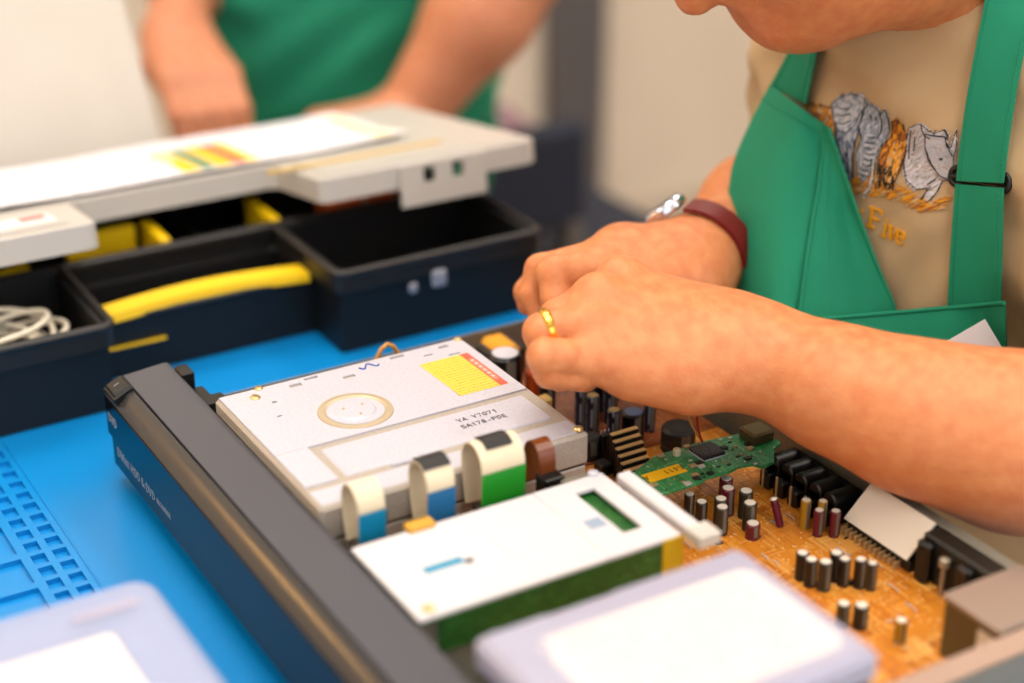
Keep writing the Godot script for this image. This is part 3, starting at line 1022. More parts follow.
	for p in [[0.1270, -0.2130], [0.1270, -0.2480], [0.1330, -0.2880], [0.1530, -0.2880], [0.1560, -0.2800], [0.1690, -0.2700], [0.1705, -0.2600], [0.1650, -0.2570], [0.1630, -0.2480], [0.1650, -0.2400], [0.1640, -0.2240], [0.1665, -0.2180], [0.1660, -0.1870], [0.1400, -0.1850]]:
		poly.append(Vector2(p[0], p[1]))
	var gb := part("decoder_board", G.new().prism(poly, 0.0484, 0.0500, 0.0002), green, t, "green circuit board with one large square chip")
	for p in [[0.1300, -0.2450], [0.1480, -0.2820], [0.1620, -0.1900], [0.1420, -0.1890]]:
		part("post", G.new().lathe(Transform3D(Basis(), Vector3(p[0], Y, p[1])), [Vector2(0.0022, 0), Vector2(0.0022, 0.0243)], 8), tin, gb)
	part("chip", G.new().bx(0.1325, 0.1480, 0.0502, 0.0524, -0.2500, -0.2340, 0.0005), mat("chip_black", Color(0.028, 0.028, 0.03), 0.5), gb, "large black square chip")
	var leads := G.new()
	for k in 26:
		var o := 0.0007 + k * 0.00058
		leads.bx(0.1316, 0.1489, 0.0501, 0.0505, -0.2500 + o - 0.00013, -0.2500 + o + 0.00013)
		leads.bx(0.1325 + o * 0.965 - 0.00013, 0.1325 + o * 0.965 + 0.00013, 0.0501, 0.0505, -0.2509, -0.2331)
	var lp := part("chip_leads", leads, tin, gb)
	lp.set_meta("kind", "stuff")
	var mark := mat("chip_mark", Color(0.30, 0.30, 0.30), 0.6)
	for k in 3:
		letters(["MT1389", "0628-BSL", "TW 40A"][k], 0.0019, flat_on(0.1365 + k * 0.0036, 0.05245, -0.2420, Vector3(0, 0, -1)), mark, gb, "chip_print", "Droid Sans", 0.0001)
	part("sticker", G.new().bx(0.1425, 0.1525, 0.0500, 0.0502, -0.2190, -0.1925), mat("sticker_yellow", Color(0.86, 0.66, 0.03), 0.5), gb, "yellow sticker reading E411 A")
	letters("E411   A", 0.0044, flat_on(0.1470, 0.05025, -0.2055, Vector3(0, 0, 1)), mat("ink_black", Color(0.06, 0.05, 0.02), 0.6), gb, "sticker_print", "Droid Sans Mono", 0.0001)
	part("crystal", G.new().lathe(Transform3D(Basis(), Vector3(0.1330, 0.0500, -0.2250)), [Vector2(0.0024, 0), Vector2(0.0024, 0.0035), Vector2(0.0018, 0.0042), Vector2(0, 0.0042)], 14), mat("crystal_cream", Color(0.72, 0.68, 0.56), 0.4), gb)
	var r := RandomNumberGenerator.new()
	r.seed = 77
	var smd := [mat("smd_tan", Color(0.58, 0.48, 0.34), 0.5), mat("smd_black", Color(0.05, 0.05, 0.05), 0.5), mat("smd_silver", Color(0.72, 0.72, 0.70), 0.35, 0.5)]
	var small := [G.new().bx(-0.0008, 0.0008, 0, 0.0007, -0.0004, 0.0004, 0.0001).mesh(), G.new().bx(-0.0006, 0.0006, 0, 0.0008, -0.0012, 0.0012, 0.0001).mesh(), G.new().bx(-0.0016, 0.0016, 0, 0.0012, -0.0022, 0.0022, 0.0002).mesh()]
	var n := 0
	while n < 64:
		var q := Vector2(r.randf_range(0.128, 0.168), r.randf_range(-0.286, -0.19))
		if not Geometry2D.is_point_in_polygon(q, poly) or (q.x > 0.129 and q.x < 0.151 and q.y < -0.231 and q.y > -0.253) or (q.x > 0.140 and q.x < 0.155 and q.y > -0.222 and q.y < -0.190):
			continue
		var k := r.randi_range(0, 9)
		var o := part("surface_part", small[0 if k < 5 else (1 if k < 8 else 2)], smd[r.randi_range(0, 2)], gb)
		o.position += Vector3(q.x, 0.0500, q.y)
		n += 1
	# tin module and edge connector at the far end of the green board
	part("module", G.new().bx(0.1340, 0.1490, 0.0502, 0.0570, -0.2860, -0.2700, 0.0008), mat("module_brown", Color(0.30, 0.24, 0.14), 0.4, 0.4), gb)
	part("module_lid", G.new().bx(0.1350, 0.1480, 0.0570, 0.0576, -0.2850, -0.2710, 0.0004), mat("module_lid", Color(0.40, 0.33, 0.21), 0.35, 0.6), gb)
	# wires that rise to the hand
	for w in [[Color(0.62, 0.03, 0.04), 0.0, "wire_red"], [Color(0.72, 0.52, 0.25), 0.007, "wire_tan"]]:
		var pth := []
		for i in 9:
			var a := i / 8.0
			pth.append(Vector3(0.1290 - 0.002 * a - w[1] * a, 0.0505 + 0.024 * a, -0.2470 + sin(a * 2.4) * 0.004 + w[1] * a * 0.6))
		part("wire", G.new().tube(pth, 0.0007, 6), mat(w[2], w[0], 0.4), gb)
	# small capacitors of the main board: x, z, radius, height, sleeve
	for c in [[0.163, -0.213, 0.0028, 0.018, 0], [0.171, -0.216, 0.0031, 0.016, 0], [0.158, -0.2435, 0.0037, 0.017, 1], [0.169, -0.2365, 0.0037, 0.018, 1], [0.177, -0.2435, 0.0037, 0.018, 2], [0.189, -0.237, 0.0037, 0.018, 2], [0.1765, -0.2255, 0.0034, 0.018, 2], [0.1845, -0.2205, 0.0034, 0.018, 2], [0.1975, -0.2330, 0.0038, 0.010, 1], [0.245, -0.2295, 0.0032, 0.017, 0], [0.2525, -0.2295, 0.0032, 0.017, 0], [0.2595, -0.2335, 0.0034, 0.018, 2], [0.2555, -0.2445, 0.0032, 0.018, 0], [0.2615, -0.2455, 0.0030, 0.017, 0], [0.2675, -0.2515, 0.0030, 0.018, 0], [0.2725, -0.2555, 0.0026, 0.017, 2], [0.291, -0.2195, 0.0032, 0.014, 2], [0.297, -0.2265, 0.0036, 0.014, 0], [0.2045, -0.2655, 0.0027, 0.019, 3], [0.2145, -0.2670, 0.0027, 0.017, 1], [0.2200, -0.2745, 0.0027, 0.017, 1], [0.2115, -0.2720, 0.0024, 0.020, 3], [0.318, -0.235, 0.0030, 0.014, 3], [0.330, -0.262, 0.0026, 0.012, 0]]:
		capacitor(mb, c[0], c[1], Y, c[2] * 1.12, c[3], [black, maroon, olive, gold][c[4]], can, "small_capacitor")
	var ax := Transform3D(Basis(Vector3(0.3, 0, 1).normalized(), 0.35), Vector3(0.1965, Y, -0.2545))
	part("axial_capacitor", multi([[G.new().lathe(ax, [Vector2(0, 0), Vector2(0.0022, 0.0005), Vector2(0.0024, 0.002), Vector2(0.0024, 0.016), Vector2(0.002, 0.0175), Vector2(0, 0.018)], 12), maroon], [G.new().lathe(ax, [Vector2(0.0023, 0.0172), Vector2(0.0018, 0.0182), Vector2(0, 0.0184)], 12), can]]), null, mb)
	# links and low parts on the orange board
	n = 0
	while n < 70:
		var q := Vector2(r.randf_range(0.10, 0.385), r.randf_range(-0.295, -0.165))
		if q.x > 0.12 and q.x < 0.172 and q.y > -0.29:
			continue
		if r.randf() < 0.45:
			var l := r.randf_range(0.004, 0.010)
			var dx := Vector3(l, 0, 0) if r.randf() < 0.5 else Vector3(0, 0, l)
			var a := Vector3(q.x, Y, q.y)
			part("wire_link", G.new().tube([a, a + Vector3(0, 0.0012, 0), a + dx + Vector3(0, 0.0012, 0), a + dx], 0.00032, 5), tin, mb)
		else:
			var o := part("surface_part", small[r.randi_range(0, 2)], smd[r.randi_range(0, 2)], mb)
			o.position += Vector3(q.x, Y, q.y)
		n += 1
	part("flat_chip", G.new().bx(0.224, 0.236, Y, Y + 0.0022, -0.205, -0.185, 0.0004), mat("chip_black", Color.BLACK), mb)
	# rear sockets: a stepped black row
	for k in 5:
		var x := 0.1500 + k * 0.0130
		var j := part("audio_socket", G.new().bx(x, x + 0.0112, Y, 0.0400, -0.3050, -0.2800, 0.0010), plastic, t)
		part("barrel", G.new().lathe(Transform3D(Basis(Vector3.RIGHT, PI / 2), Vector3(x + 0.0056, 0.0390, -0.2990)), [Vector2(0, 0), Vector2(0.0052, 0), Vector2(0.0056, 0.0006), Vector2(0.0056, 0.0180), Vector2(0.0048, 0.0190), Vector2(0, 0.0190)], 18), plastic, j)
		part("shroud", G.new().bx(x + 0.0012, x + 0.0100, Y, 0.0350, -0.2800, -0.2740, 0.0010), plastic, j)
		part("contact", G.new().bx(x + 0.0050, x + 0.0061, Y, 0.0380, -0.2740, -0.2730), mat("pin_brass", Color.BLACK), j)
	# cream screening plate and the black socket block beside it
	var sr := []
	for x in [0.2190, 0.2450, 0.2710]:
		var line := []
		for k in 5:
			line.append(Vector3(x + 0.001 * k, 0.0330, -0.2820).lerp(Vector3(x + 0.001 * k, 0.0545, -0.2970), k / 4.0))
		sr.append(line)
	var sc := part("screen_plate", G.new().sheet(sr, 0.0014, Vector3(0, 0.6, 1)), mat("screen_white", Color(0.90, 0.86, 0.79), 0.42), t, "tilted cream screening plate")
	part("plate_body", G.new().bx(0.2200, 0.2735, Y, 0.0500, -0.3050, -0.2985, 0.0010).bx(0.2200, 0.2715, Y, 0.0305, -0.2985, -0.2845, 0.0006), mat("body_olive", Color(0.09, 0.09, 0.07), 0.45), sc)
	for k in 12:
		part("plate_pin", G.new().bx(0.2200 + k * 0.0040, 0.2210 + k * 0.0040, Y, 0.0290, -0.2844, -0.2790, 0.0002), mat("pin_brass", Color.BLACK), sc)
	var bl := part("socket_block", G.new().bx(0.2750, 0.3270, Y, 0.0520, -0.3050, -0.2880, 0.0015), mat("body_olive", Color.BLACK), t)
	for k in 2:
		part("socket_rib", G.new().bx(0.2760 + k * 0.0300, 0.2860 + k * 0.0300, Y, 0.0500, -0.2880, -0.2820, 0.002), plastic, bl)
	part("contact", G.new().lathe(Transform3D(Basis(), Vector3(0.2960, Y, -0.2850)), [Vector2(0.0014, 0), Vector2(0.0014, 0.016), Vector2(0.0032, 0.018), Vector2(0.0032, 0.022), Vector2(0, 0.0235)], 12), mat("pin_dull", Color(0.62, 0.58, 0.50), 0.4, 0.5), bl)
	# tuner can
	var tc := mat("tuner_tin", Color(0.36, 0.34, 0.25), 0.35, 0.6)
	var tu := part("tuner_can", G.new().bx(0.3360, 0.3740, Y, 0.0600, -0.2980, -0.2450, 0.0010), tc, t, "dull tin tuner box")
	part("tuner_lid", G.new().bx(0.3350, 0.3750, 0.0575, 0.0612, -0.2990, -0.2440, 0.0008), mat("tuner_lid", Color(0.58, 0.52, 0.47), 0.35, 0.5), tu)
	part("tuner_label", G.new().bx(0.3358, 0.3362, 0.0300, 0.0540, -0.2960, -0.2760), mat("label_cream", Color(0.85, 0.80, 0.70), 0.5), tu)
	part("tuner_label", G.new().bx(0.3600, 0.3730, 0.0300, 0.0540, -0.2450, -0.2447), mat("label_cream", Color.BLACK), tu)


func toolbox() -> void:
	var t := thing("toolbox", "black plastic toolbox with frosted organiser lid and yellow dividers", "toolbox", Vector3(-0.34, 0.0, -0.07))
	var black := grain(mat("box_black", Color(0.020, 0.022, 0.028), 0.52), noise(0.5, Color(0.8, 0.8, 0.8), Color(1, 1, 1), 15), 10.0)
	var rim := mat("box_rim", Color(0.10, 0.092, 0.088), 0.45)
	var yellow := mat("divider_yellow", Color(0.90, 0.74, 0.02), 0.4)
	# U-shaped outline: two wings and a recess in front
	var zr := -0.322
	var zl := 0.180
	var xb := -0.500
	var xw := -0.190
	var xm := -0.236
	var wall := 0.0035
	# wings and the middle are each an open box
	var open_box := func(x0: float, x1: float, z0: float, z1: float, y0: float, y1: float, fl: float) -> G:
		var g := G.new()
		g.bx(x0, x1, y0, y0 + fl, z0, z1, 0.0)
		g.bx(x0, x0 + wall, y0 + fl, y1, z0, z1, 0.0)
		g.bx(x1 - wall, x1, y0 + fl, y1, z0, z1, 0.0)
		g.bx(x0 + wall, x1 - wall, y0 + fl, y1, z0, z0 + wall, 0.0)
		g.bx(x0 + wall, x1 - wall, y0 + fl, y1, z1 - wall, z1, 0.0)
		return g
	part("body", open_box.call(-0.300, xw, zr, -0.158, 0.0006, 0.064, 0.02), black, t)
	part("body", open_box.call(-0.300, xw, 0.015, zl, 0.0006, 0.064, 0.02), black, t)
	part("body", open_box.call(-0.300, xm, -0.158, 0.015, 0.0006, 0.046, 0.02), black, t)
	part("body", open_box.call(xb, -0.300, zr, zl, 0.0006, 0.064, 0.018), black, t)
	# rims
	var frame := func(x0: float, x1: float, z0: float, z1: float, y: float, r: float) -> G:
		var path := []
		for q in rrect(x0, x1, z0, z1, 0.008, 4):
			path.append(Vector3(q.x, y, q.y))
		return G.new().tube(path, r, 8, true)
	var skirt := func(x0: float, x1: float, z0: float, z1: float, y0: float, y1: float) -> G:
		var g := G.new()
		var p := rrect(x0, x1, z0, z1, 0.008, 4)
		for i in p.size():
			var a := p[i]
			var b := p[(i + 1) % p.size()]
			g.quad(Vector3(b.x, y0, b.y), Vector3(a.x, y0, a.y), Vector3(a.x, y1, a.y), Vector3(b.x, y1, b.y))
		return g
	for r in [[-0.302, xw + 0.004, zr - 0.004, -0.155], [-0.302, xw + 0.004, 0.012, zl + 0.004]]:
		part("rim", frame.call(r[0], r[1], r[2], r[3], 0.0645, 0.0034), rim, t)
		part("skirt", skirt.call(r[0] - 0.001, r[1] + 0.0015, r[2] - 0.0015, r[3] + 0.0015, 0.050, 0.0650), rim, t)
	part("rim", frame.call(-0.302, xm + 0.002, -0.157, 0.014, 0.0465, 0.0024), rim, t)
	part("rim", G.new().bx(-0.306, -0.298, 0.060, 0.0675, zr, zl, 0.002), rim, t)
	part("ledge", G.new().bx(xm - 0.001, xm + 0.004, 0.0240, 0.0249, -0.040, 0.008, 0.0003), yellow, t)
	# catches on the right wing
	part("catch", G.new().bx(xw + 0.0045, xw + 0.009, 0.040, 0.0530, -0.2420, -0.2300, 0.0015), mat("catch_grey", Color(0.55, 0.57, 0.62), 0.35), t)
	part("catch", G.new().bx(xw + 0.0045, xw + 0.008, 0.039, 0.0470, -0.2180, -0.2110, 0.0015), mat("catch_grey", Color.BLACK), t)
	# yellow folding handle lying in the recess
	var path := []
	for i in 13:
		var a := i / 12.0
		path.append(Vector3(-0.2400 - 0.004 * sin(a * PI), 0.0480 + 0.0030 * sin(a * PI), 0.006 - 0.158 * a))
	var hg := G.new()
	for i in 12:
		var a: Vector3 = path[i]
		var b: Vector3 = path[i + 1]
		var w := 0.0105
		hg.quad(a + Vector3(w, -0.003, 0), b + Vector3(w, -0.003, 0), b + Vector3(w - 0.002, 0.003, 0), a + Vector3(w - 0.002, 0.003, 0))
		hg.quad(a + Vector3(w - 0.002, 0.003, 0), b + Vector3(w - 0.002, 0.003, 0), b + Vector3(-w + 0.002, 0.004, 0), a + Vector3(-w + 0.002, 0.004, 0))
		hg.quad(a + Vector3(-w + 0.002, 0.004, 0), b + Vector3(-w + 0.002, 0.004, 0), b + Vector3(-w, -0.003, 0), a + Vector3(-w, -0.003, 0))
	hg.box(Transform3D(Basis(), path[0]), Vector3(0.019, 0.007, 0.002), 0.0005)
	hg.box(Transform3D(Basis(), path[12]), Vector3(0.019, 0.007, 0.002), 0.0005)
	part("handle", hg, yellow, t, "yellow carrying handle")
	# dividers in the rear compartments
	for d in [[-0.305, -0.352, -0.070, 0.070], [-0.305, -0.360, -0.160, 0.068], [-0.305, -0.360, 0.035, 0.066]]:
		part("divider", G.new().bx(d[1], d[0], 0.020, d[3], d[2] - 0.004, d[2] + 0.004, 0.001), yellow, t)
	part("divider", G.new().bx(-0.352, -0.345, 0.020, 0.070, -0.060, -0.006, 0.001), yellow, t)
	part("divider", G.new().bx(-0.318, -0.311, 0.020, 0.066, 0.036, 0.078, 0.001), yellow, t)
	for z in [-0.180, -0.105]:
		part("partition", G.new().bx(-0.497, -0.303, 0.018, 0.058, z - 0.001, z + 0.001), black, t)
	# frosted lid: U-shaped like the box, hinged at the back and standing a little open
	var slope := 0.15
	var tilt := Transform3D(Basis(Vector3(1, slope, 0).normalized(), Vector3(-slope, 1, 0).normalized(), Vector3(0, 0, 1)), Vector3(-0.495, 0.0785, 0.0))
	var fro := mat("frosted", Color(0.78, 0.76, 0.73, 0.84), 0.38)
	fro.transparency = BaseMaterial3D.TRANSPARENCY_ALPHA
	var outline := PackedVector2Array()
	for p in [[0.0, 0.185], [0.244, 0.185], [0.248, 0.181], [0.248, 0.002], [0.244, -0.003], [0.172, -0.006], [0.166, -0.012], [0.166, -0.164], [0.172, -0.170], [0.246, -0.172], [0.251, -0.178], [0.251, -0.352], [0.244, -0.360], [0.0, -0.360]]:
		outline.append(Vector2(p[0], p[1]))
	var lid := G.new()
	lid.prism(outline, -0.0025, 0.0, 0.0008, tilt)
	for i in outline.size():
		var a := outline[i]
		var b := outline[(i + 1) % outline.size()]
		var ins := 0.0022
		var e := (b - a).normalized()
		var inw := Vector2(e.y, -e.x) * ins
		if Geometry2D.is_point_in_polygon((a + b) / 2 - inw, outline):
			inw = -inw
		if a.x > 0.2505 and b.x > 0.2505:
			# openings behind the eyes of the flap
			for q in [[-0.178, -0.256], [-0.266, -0.281], [-0.291, -0.352]]:
				lid.prism(PackedVector2Array([Vector2(a.x, q[0]), Vector2(a.x, q[1]), Vector2(a.x, q[1]) + inw, Vector2(a.x, q[0]) + inw]), -0.0185, -0.0024, 0.0, tilt)
		else:
			lid.prism(PackedVector2Array([a, b, b + inw, a + inw]), -0.0185, -0.0024, 0.0, tilt)
	part("lid", lid, fro, t, "frosted plastic lid")
	# closing flap with two square eyes on the right wing
	var flap := G.new()
	for q in [[-0.310, -0.291], [-0.281, -0.266], [-0.256, -0.236]]:
		flap.bx(0.2515, 0.2545, -0.0330, -0.0010, q[0], q[1])
	for q in [[-0.291, -0.281], [-0.266, -0.256]]:
		flap.bx(0.2515, 0.2545, -0.0330, -0.0165, q[0], q[1])
		flap.bx(0.2515, 0.2545, -0.0045, -0.0010, q[0], q[1])
	var flap2 := G.new().add(flap, tilt)
	part("lid_flap", flap2, fro, t, "flap with two square eyes")
	# raised ridges moulded in the lid, and a yellow strip lying in its groove
	part("lid_ridge", G.new().add(G.new().bx(0.176, 0.240, 0.0, 0.0016, -0.352, -0.182, 0.0008), tilt), fro, t)
	part("lid_ridge", G.new().add(G.new().bx(0.176, 0.236, 0.0, 0.0016, 0.012, 0.175, 0.0008), tilt), fro, t)
	part("lid_strip", G.new().add(G.new().bx(0.2000, 0.2060, 0.0016, 0.0026, -0.3000, -0.1500, 0.0004), tilt), mat("strip_yellow", Color(0.80, 0.64, 0.16), 0.5), t)
	part("hinge", G.new().tube([Vector3(-0.5005, 0.0665, zr + 0.01), Vector3(-0.5005, 0.0665, zl - 0.01)], 0.0055, 10), rim, t)
	# rectangle of coloured print on the small wing
	part("lid_sticker", G.new().add(G.new().bx(0.200, 0.226, 0.0016, 0.0020, 0.018, 0.075), tilt), mat("sticker_white", Color(0.88, 0.86, 0.86), 0.5), t)
	part("lid_sticker", G.new().add(G.new().bx(0.203, 0.214, 0.0020, 0.0022, 0.022, 0.040), tilt), mat("sticker_red", Color(0.80, 0.30, 0.26), 0.5), t)
	# the props that hold it open
	for z in [-0.31, 0.15]:
		part("stay", G.new().tube([Vector3(-0.31, 0.060, z), Vector3(-0.28, 0.108, z)], 0.0018, 6), rim, t)
	things_in_box(tilt)


func things_in_box(tilt: Transform3D) -> void:
	# white lead coiled in the left tray
	var c := thing("cable", "white cable coiled loosely in the toolbox tray", "cable", Vector3(-0.245, 0.022, 0.075))
	var r := RandomNumberGenerator.new()
	r.seed = 5
	var path := []
	for i in 150:
		var a := i * 0.26
		var k := 1.0 + 0.22 * sin(i * 0.11 + 1.0)
		path.append(Vector3(-0.243 + cos(a) * 0.030 * k + sin(i * 0.07) * 0.006, 0.0455 + 0.010 * sin(i * 0.173) + 0.006 * sin(i * 0.05), 0.078 + sin(a) * 0.037 * k + cos(i * 0.09) * 0.006))
	part("lead", G.new().tube(path, 0.0021, 8), mat("cable_white", Color(0.84, 0.80, 0.72), 0.4), c)
	var tie := []
	for i in 13:
		var a := TAU * i / 12.0
		tie.append(Vector3(-0.214 + cos(a) * 0.006, 0.046 + sin(a) * 0.010, 0.060))
	part("tie", G.new().tube(tie, 0.0012, 6), mat("cable_white", Color.WHITE), c)
	part("plug", G.new().bx(-0.268, -0.250, 0.0212, 0.036, 0.095, 0.112, 0.002), mat("cable_white", Color.WHITE), c)
	# orange packet under the lid
	var o := thing("packet", "orange packet lying under the frosted toolbox lid", "packet", Vector3(-0.327, 0.019, -0.238))
	part("pouch", G.new().box(Transform3D(Basis(), Vector3(-0.3265, 0.0502, -0.2380)), Vector3(0.034, 0.062, 0.064), 0.008), grain(mat("packet_orange", Color(0.92, 0.40, 0.08), 0.4), noise(0.05, Color(0.75, 0.7, 0.7), Color(1, 1, 1), 18), 6.0), o)
	part("band", G.new().box(Transform3D(Basis(), Vector3(-0.3265, 0.0502, -0.2380)), Vector3(0.0346, 0.0626, 0.012), 0.008), mat("packet_band", Color(0.70, 0.62, 0.52), 0.5), o)
	# the sheet of paper on the lid
	var p := thing("paper_sheet", "printed white sheet with yellow green and red blocks on the lid", "paper", tilt * Vector3(0.09, 0.002, -0.06))
	var im := print_image(512, 256, Color(0.88, 0.88, 0.90), Color(0.62, 0.62, 0.70), 18, 41)
	for b in [[297, 0.88, 0.72, 0.02, 17], [316, 0.10, 0.42, 0.20, 10], [328, 0.88, 0.70, 0.01, 17], [346, 0.80, 0.22, 0.18, 10], [357, 0.90, 0.74, 0.02, 10]]:
		im.fill_rect(Rect2i(b[0], 96, b[4], 150), Color(b[1], b[2], b[3]))
	im.fill_rect(Rect2i(488, 40, 16, 200), Color(0.92, 0.86, 0.60))
	im.fill_rect(Rect2i(300, 110, 9, 60), Color(0.86, 0.84, 0.70))
	im.fill_rect(Rect2i(70, 60, 50, 26), Color(0.90, 0.66, 0.58))
	im.fill_rect(Rect2i(20, 70, 26, 40), Color(0.92, 0.84, 0.55))
	var rows := []
	for i in 9:
		var line := []
		for j in 25:
			var z := 0.16 - (0.16 + 0.292) * j / 24.0
			var x := 0.012 + 0.150 * i / 8.0 - 0.020 * (1.0 - j / 24.0) * 0.0
			line.append(tilt * Vector3(x, 0.0036 + 0.0012 * sin(j * 0.5) + 0.0010 * sin(j * 0.31 + i * 0.7) + 0.006 * maxf(0.0, (j - 19) / 5.0) * maxf(0.0, (i - 5) / 3.0) * 0.5, z))
		rows.append(line)
	part("sheet", G.new().sheet(rows, 0.0002, Vector3.UP), tex_mat("sheet_print", im, 0.7), p)


func bench_things() -> void:
	# pale board standing behind the toolbox
	var b := thing("board", "large blank off-white board leaning behind the toolbox", "board", Vector3(-0.60, 0.0, 0.05))
	var ex := Vector3(0.0, 0, 1.0).normalized()
	var ey := Vector3(-0.52, 0.85, 0.10)
	ey = (ey - ex * ey.dot(ex)).normalized()
	var q := Transform3D(Basis(ex, ey, ex.cross(ey)), Vector3(-0.520, 0.006, -0.157))
	part("panel", G.new().add(G.new().bx(0.0, 0.42, 0.0, 0.36, -0.004, 0.004, 0.002), q), grain(mat("board_white", Color(0.76, 0.73, 0.69), 0.55), noise(0.02, Color(0.96, 0.96, 0.96), Color(1, 1, 1), 19), 2.0), b)
	part("foot", G.new().bx(-0.565, -0.512, 0.0, 0.005, -0.150, 0.150, 0.001), mat("board_foot", Color(0.78, 0.76, 0.72), 0.5), b)
	# clear plastic case in the foreground
	var c := thing("plastic_case", "frosted plastic case with a white card inside in front of the recorder", "case", Vector3(0.22, 0.0, 0.19))
	var fro := mat("case_frost", Color(0.70, 0.73, 0.84, 0.50), 0.35)
	fro.transparency = BaseMaterial3D.TRANSPARENCY_ALPHA
	var poly := rrect(0.150, 0.330, 0.108, 0.288, 0.010)
	part("shell", G.new().prism(poly, 0.080, 0.085, 0.002).prism(rrect(0.153, 0.327, 0.111, 0.285, 0.008), 0.0005, 0.0795), fro, c)
	part("rim", G.new().tube(Array(poly).map(func(v): return Vector3(v.x, 0.081, v.y)), 0.0022, 8, true), fro, c)
	part("card", G.new().prism(rrect(0.190, 0.326, 0.138, 0.282, 0.003), 0.0852, 0.0864), mat("card_white", Color(0.85, 0.82, 0.79), 0.6), c)
	part("label_bar", G.new().bx(0.166, 0.172, 0.0850, 0.0854, 0.118, 0.150), mat("bar_mauve", Color(0.62, 0.60, 0.68), 0.5), c)


class Field:
	# smooth union of tapered capsules and ellipsoids
	var a := PackedVector3Array()
	var ba := PackedVector3Array()
	var ra := PackedFloat32Array()
	var rd := PackedFloat32Array()
	var il := PackedFloat32Array()
	var k := PackedFloat32Array()
	var ec := PackedVector3Array()
	var er := PackedVector3Array()
	var ek := PackedFloat32Array()
	var eb: Array[Basis] = []
	var fold := 0.0

	func cap(p: Vector3, q: Vector3, r0: float, r1: float, blend: float) -> void:
		a.append(p)
		ba.append(q - p)
		ra.append(r0)
		rd.append(r1 - r0)
		il.append(1.0 / maxf((q - p).length_squared(), 1e-9))
		k.append(blend)

	func ell(c: Vector3, r: Vector3, blend: float, b: Basis) -> void:
		ec.append(c)
		er.append(r)
		ek.append(blend)
		eb.append(b)

	func near(lo: Vector3, hi: Vector3) -> Field:
		var f := Field.new()
		f.fold = fold
		for i in a.size():
			var q := a[i] + ba[i]
			var m := maxf(ra[i], ra[i] + rd[i]) + k[i] + 0.01
			if minf(a[i].x, q.x) - m < hi.x and maxf(a[i].x, q.x) + m > lo.x and minf(a[i].y, q.y) - m < hi.y and maxf(a[i].y, q.y) + m > lo.y and minf(a[i].z, q.z) - m < hi.z and maxf(a[i].z, q.z) + m > lo.z:
				f.cap(a[i], q, ra[i], ra[i] + rd[i], k[i])
		for i in ec.size():
			f.ell(ec[i], er[i], ek[i], eb[i])
		return f

	func d(p: Vector3) -> float:
		var best := 1.0e3
		for i in a.size():
			var pa := p - a[i]
			var h := clampf(pa.dot(ba[i]) * il[i], 0.0, 1.0)
			var x := (pa - ba[i] * h).length() - ra[i] - rd[i] * h
			var kk := k[i]
			var y := maxf(kk - absf(best - x), 0.0)
			best = minf(best, x) - y * y * 0.25 / kk
		for i in ec.size():
			var q := eb[i].transposed() * (p - ec[i])
			var r := er[i]
			var k0 := (q / r).length()
			var k1 := (q / (r * r)).length()
			var x := k0 * (k0 - 1.0) / maxf(k1, 1e-9)
			var kk := ek[i]
			var y := maxf(kk - absf(best - x), 0.0)
			best = minf(best, x) - y * y * 0.25 / kk
		if fold > 0.0 and absf(best) < 0.05:
			# soft creases of hanging cloth
			best += fold * (sin(p.x * 61.0 + p.y * 44.0 + 4.0 * sin(p.y * 23.0 + p.z * 11.0)) * 0.6 + sin(p.y * 95.0 - p.x * 70.0 + 3.0 * sin(p.x * 31.0)) * 0.4)
		return best

	func grad(p: Vector3) -> Vector3:
		var e := 0.0006
		var s := d(p + Vector3(e, -e, -e)) * Vector3(1, -1, -1) + d(p + Vector3(-e, -e, e)) * Vector3(-1, -1, 1) + d(p + Vector3(-e, e, -e)) * Vector3(-1, 1, -1) + d(p + Vector3(e, e, e)) * Vector3(1, 1, 1)
		return s.normalized()


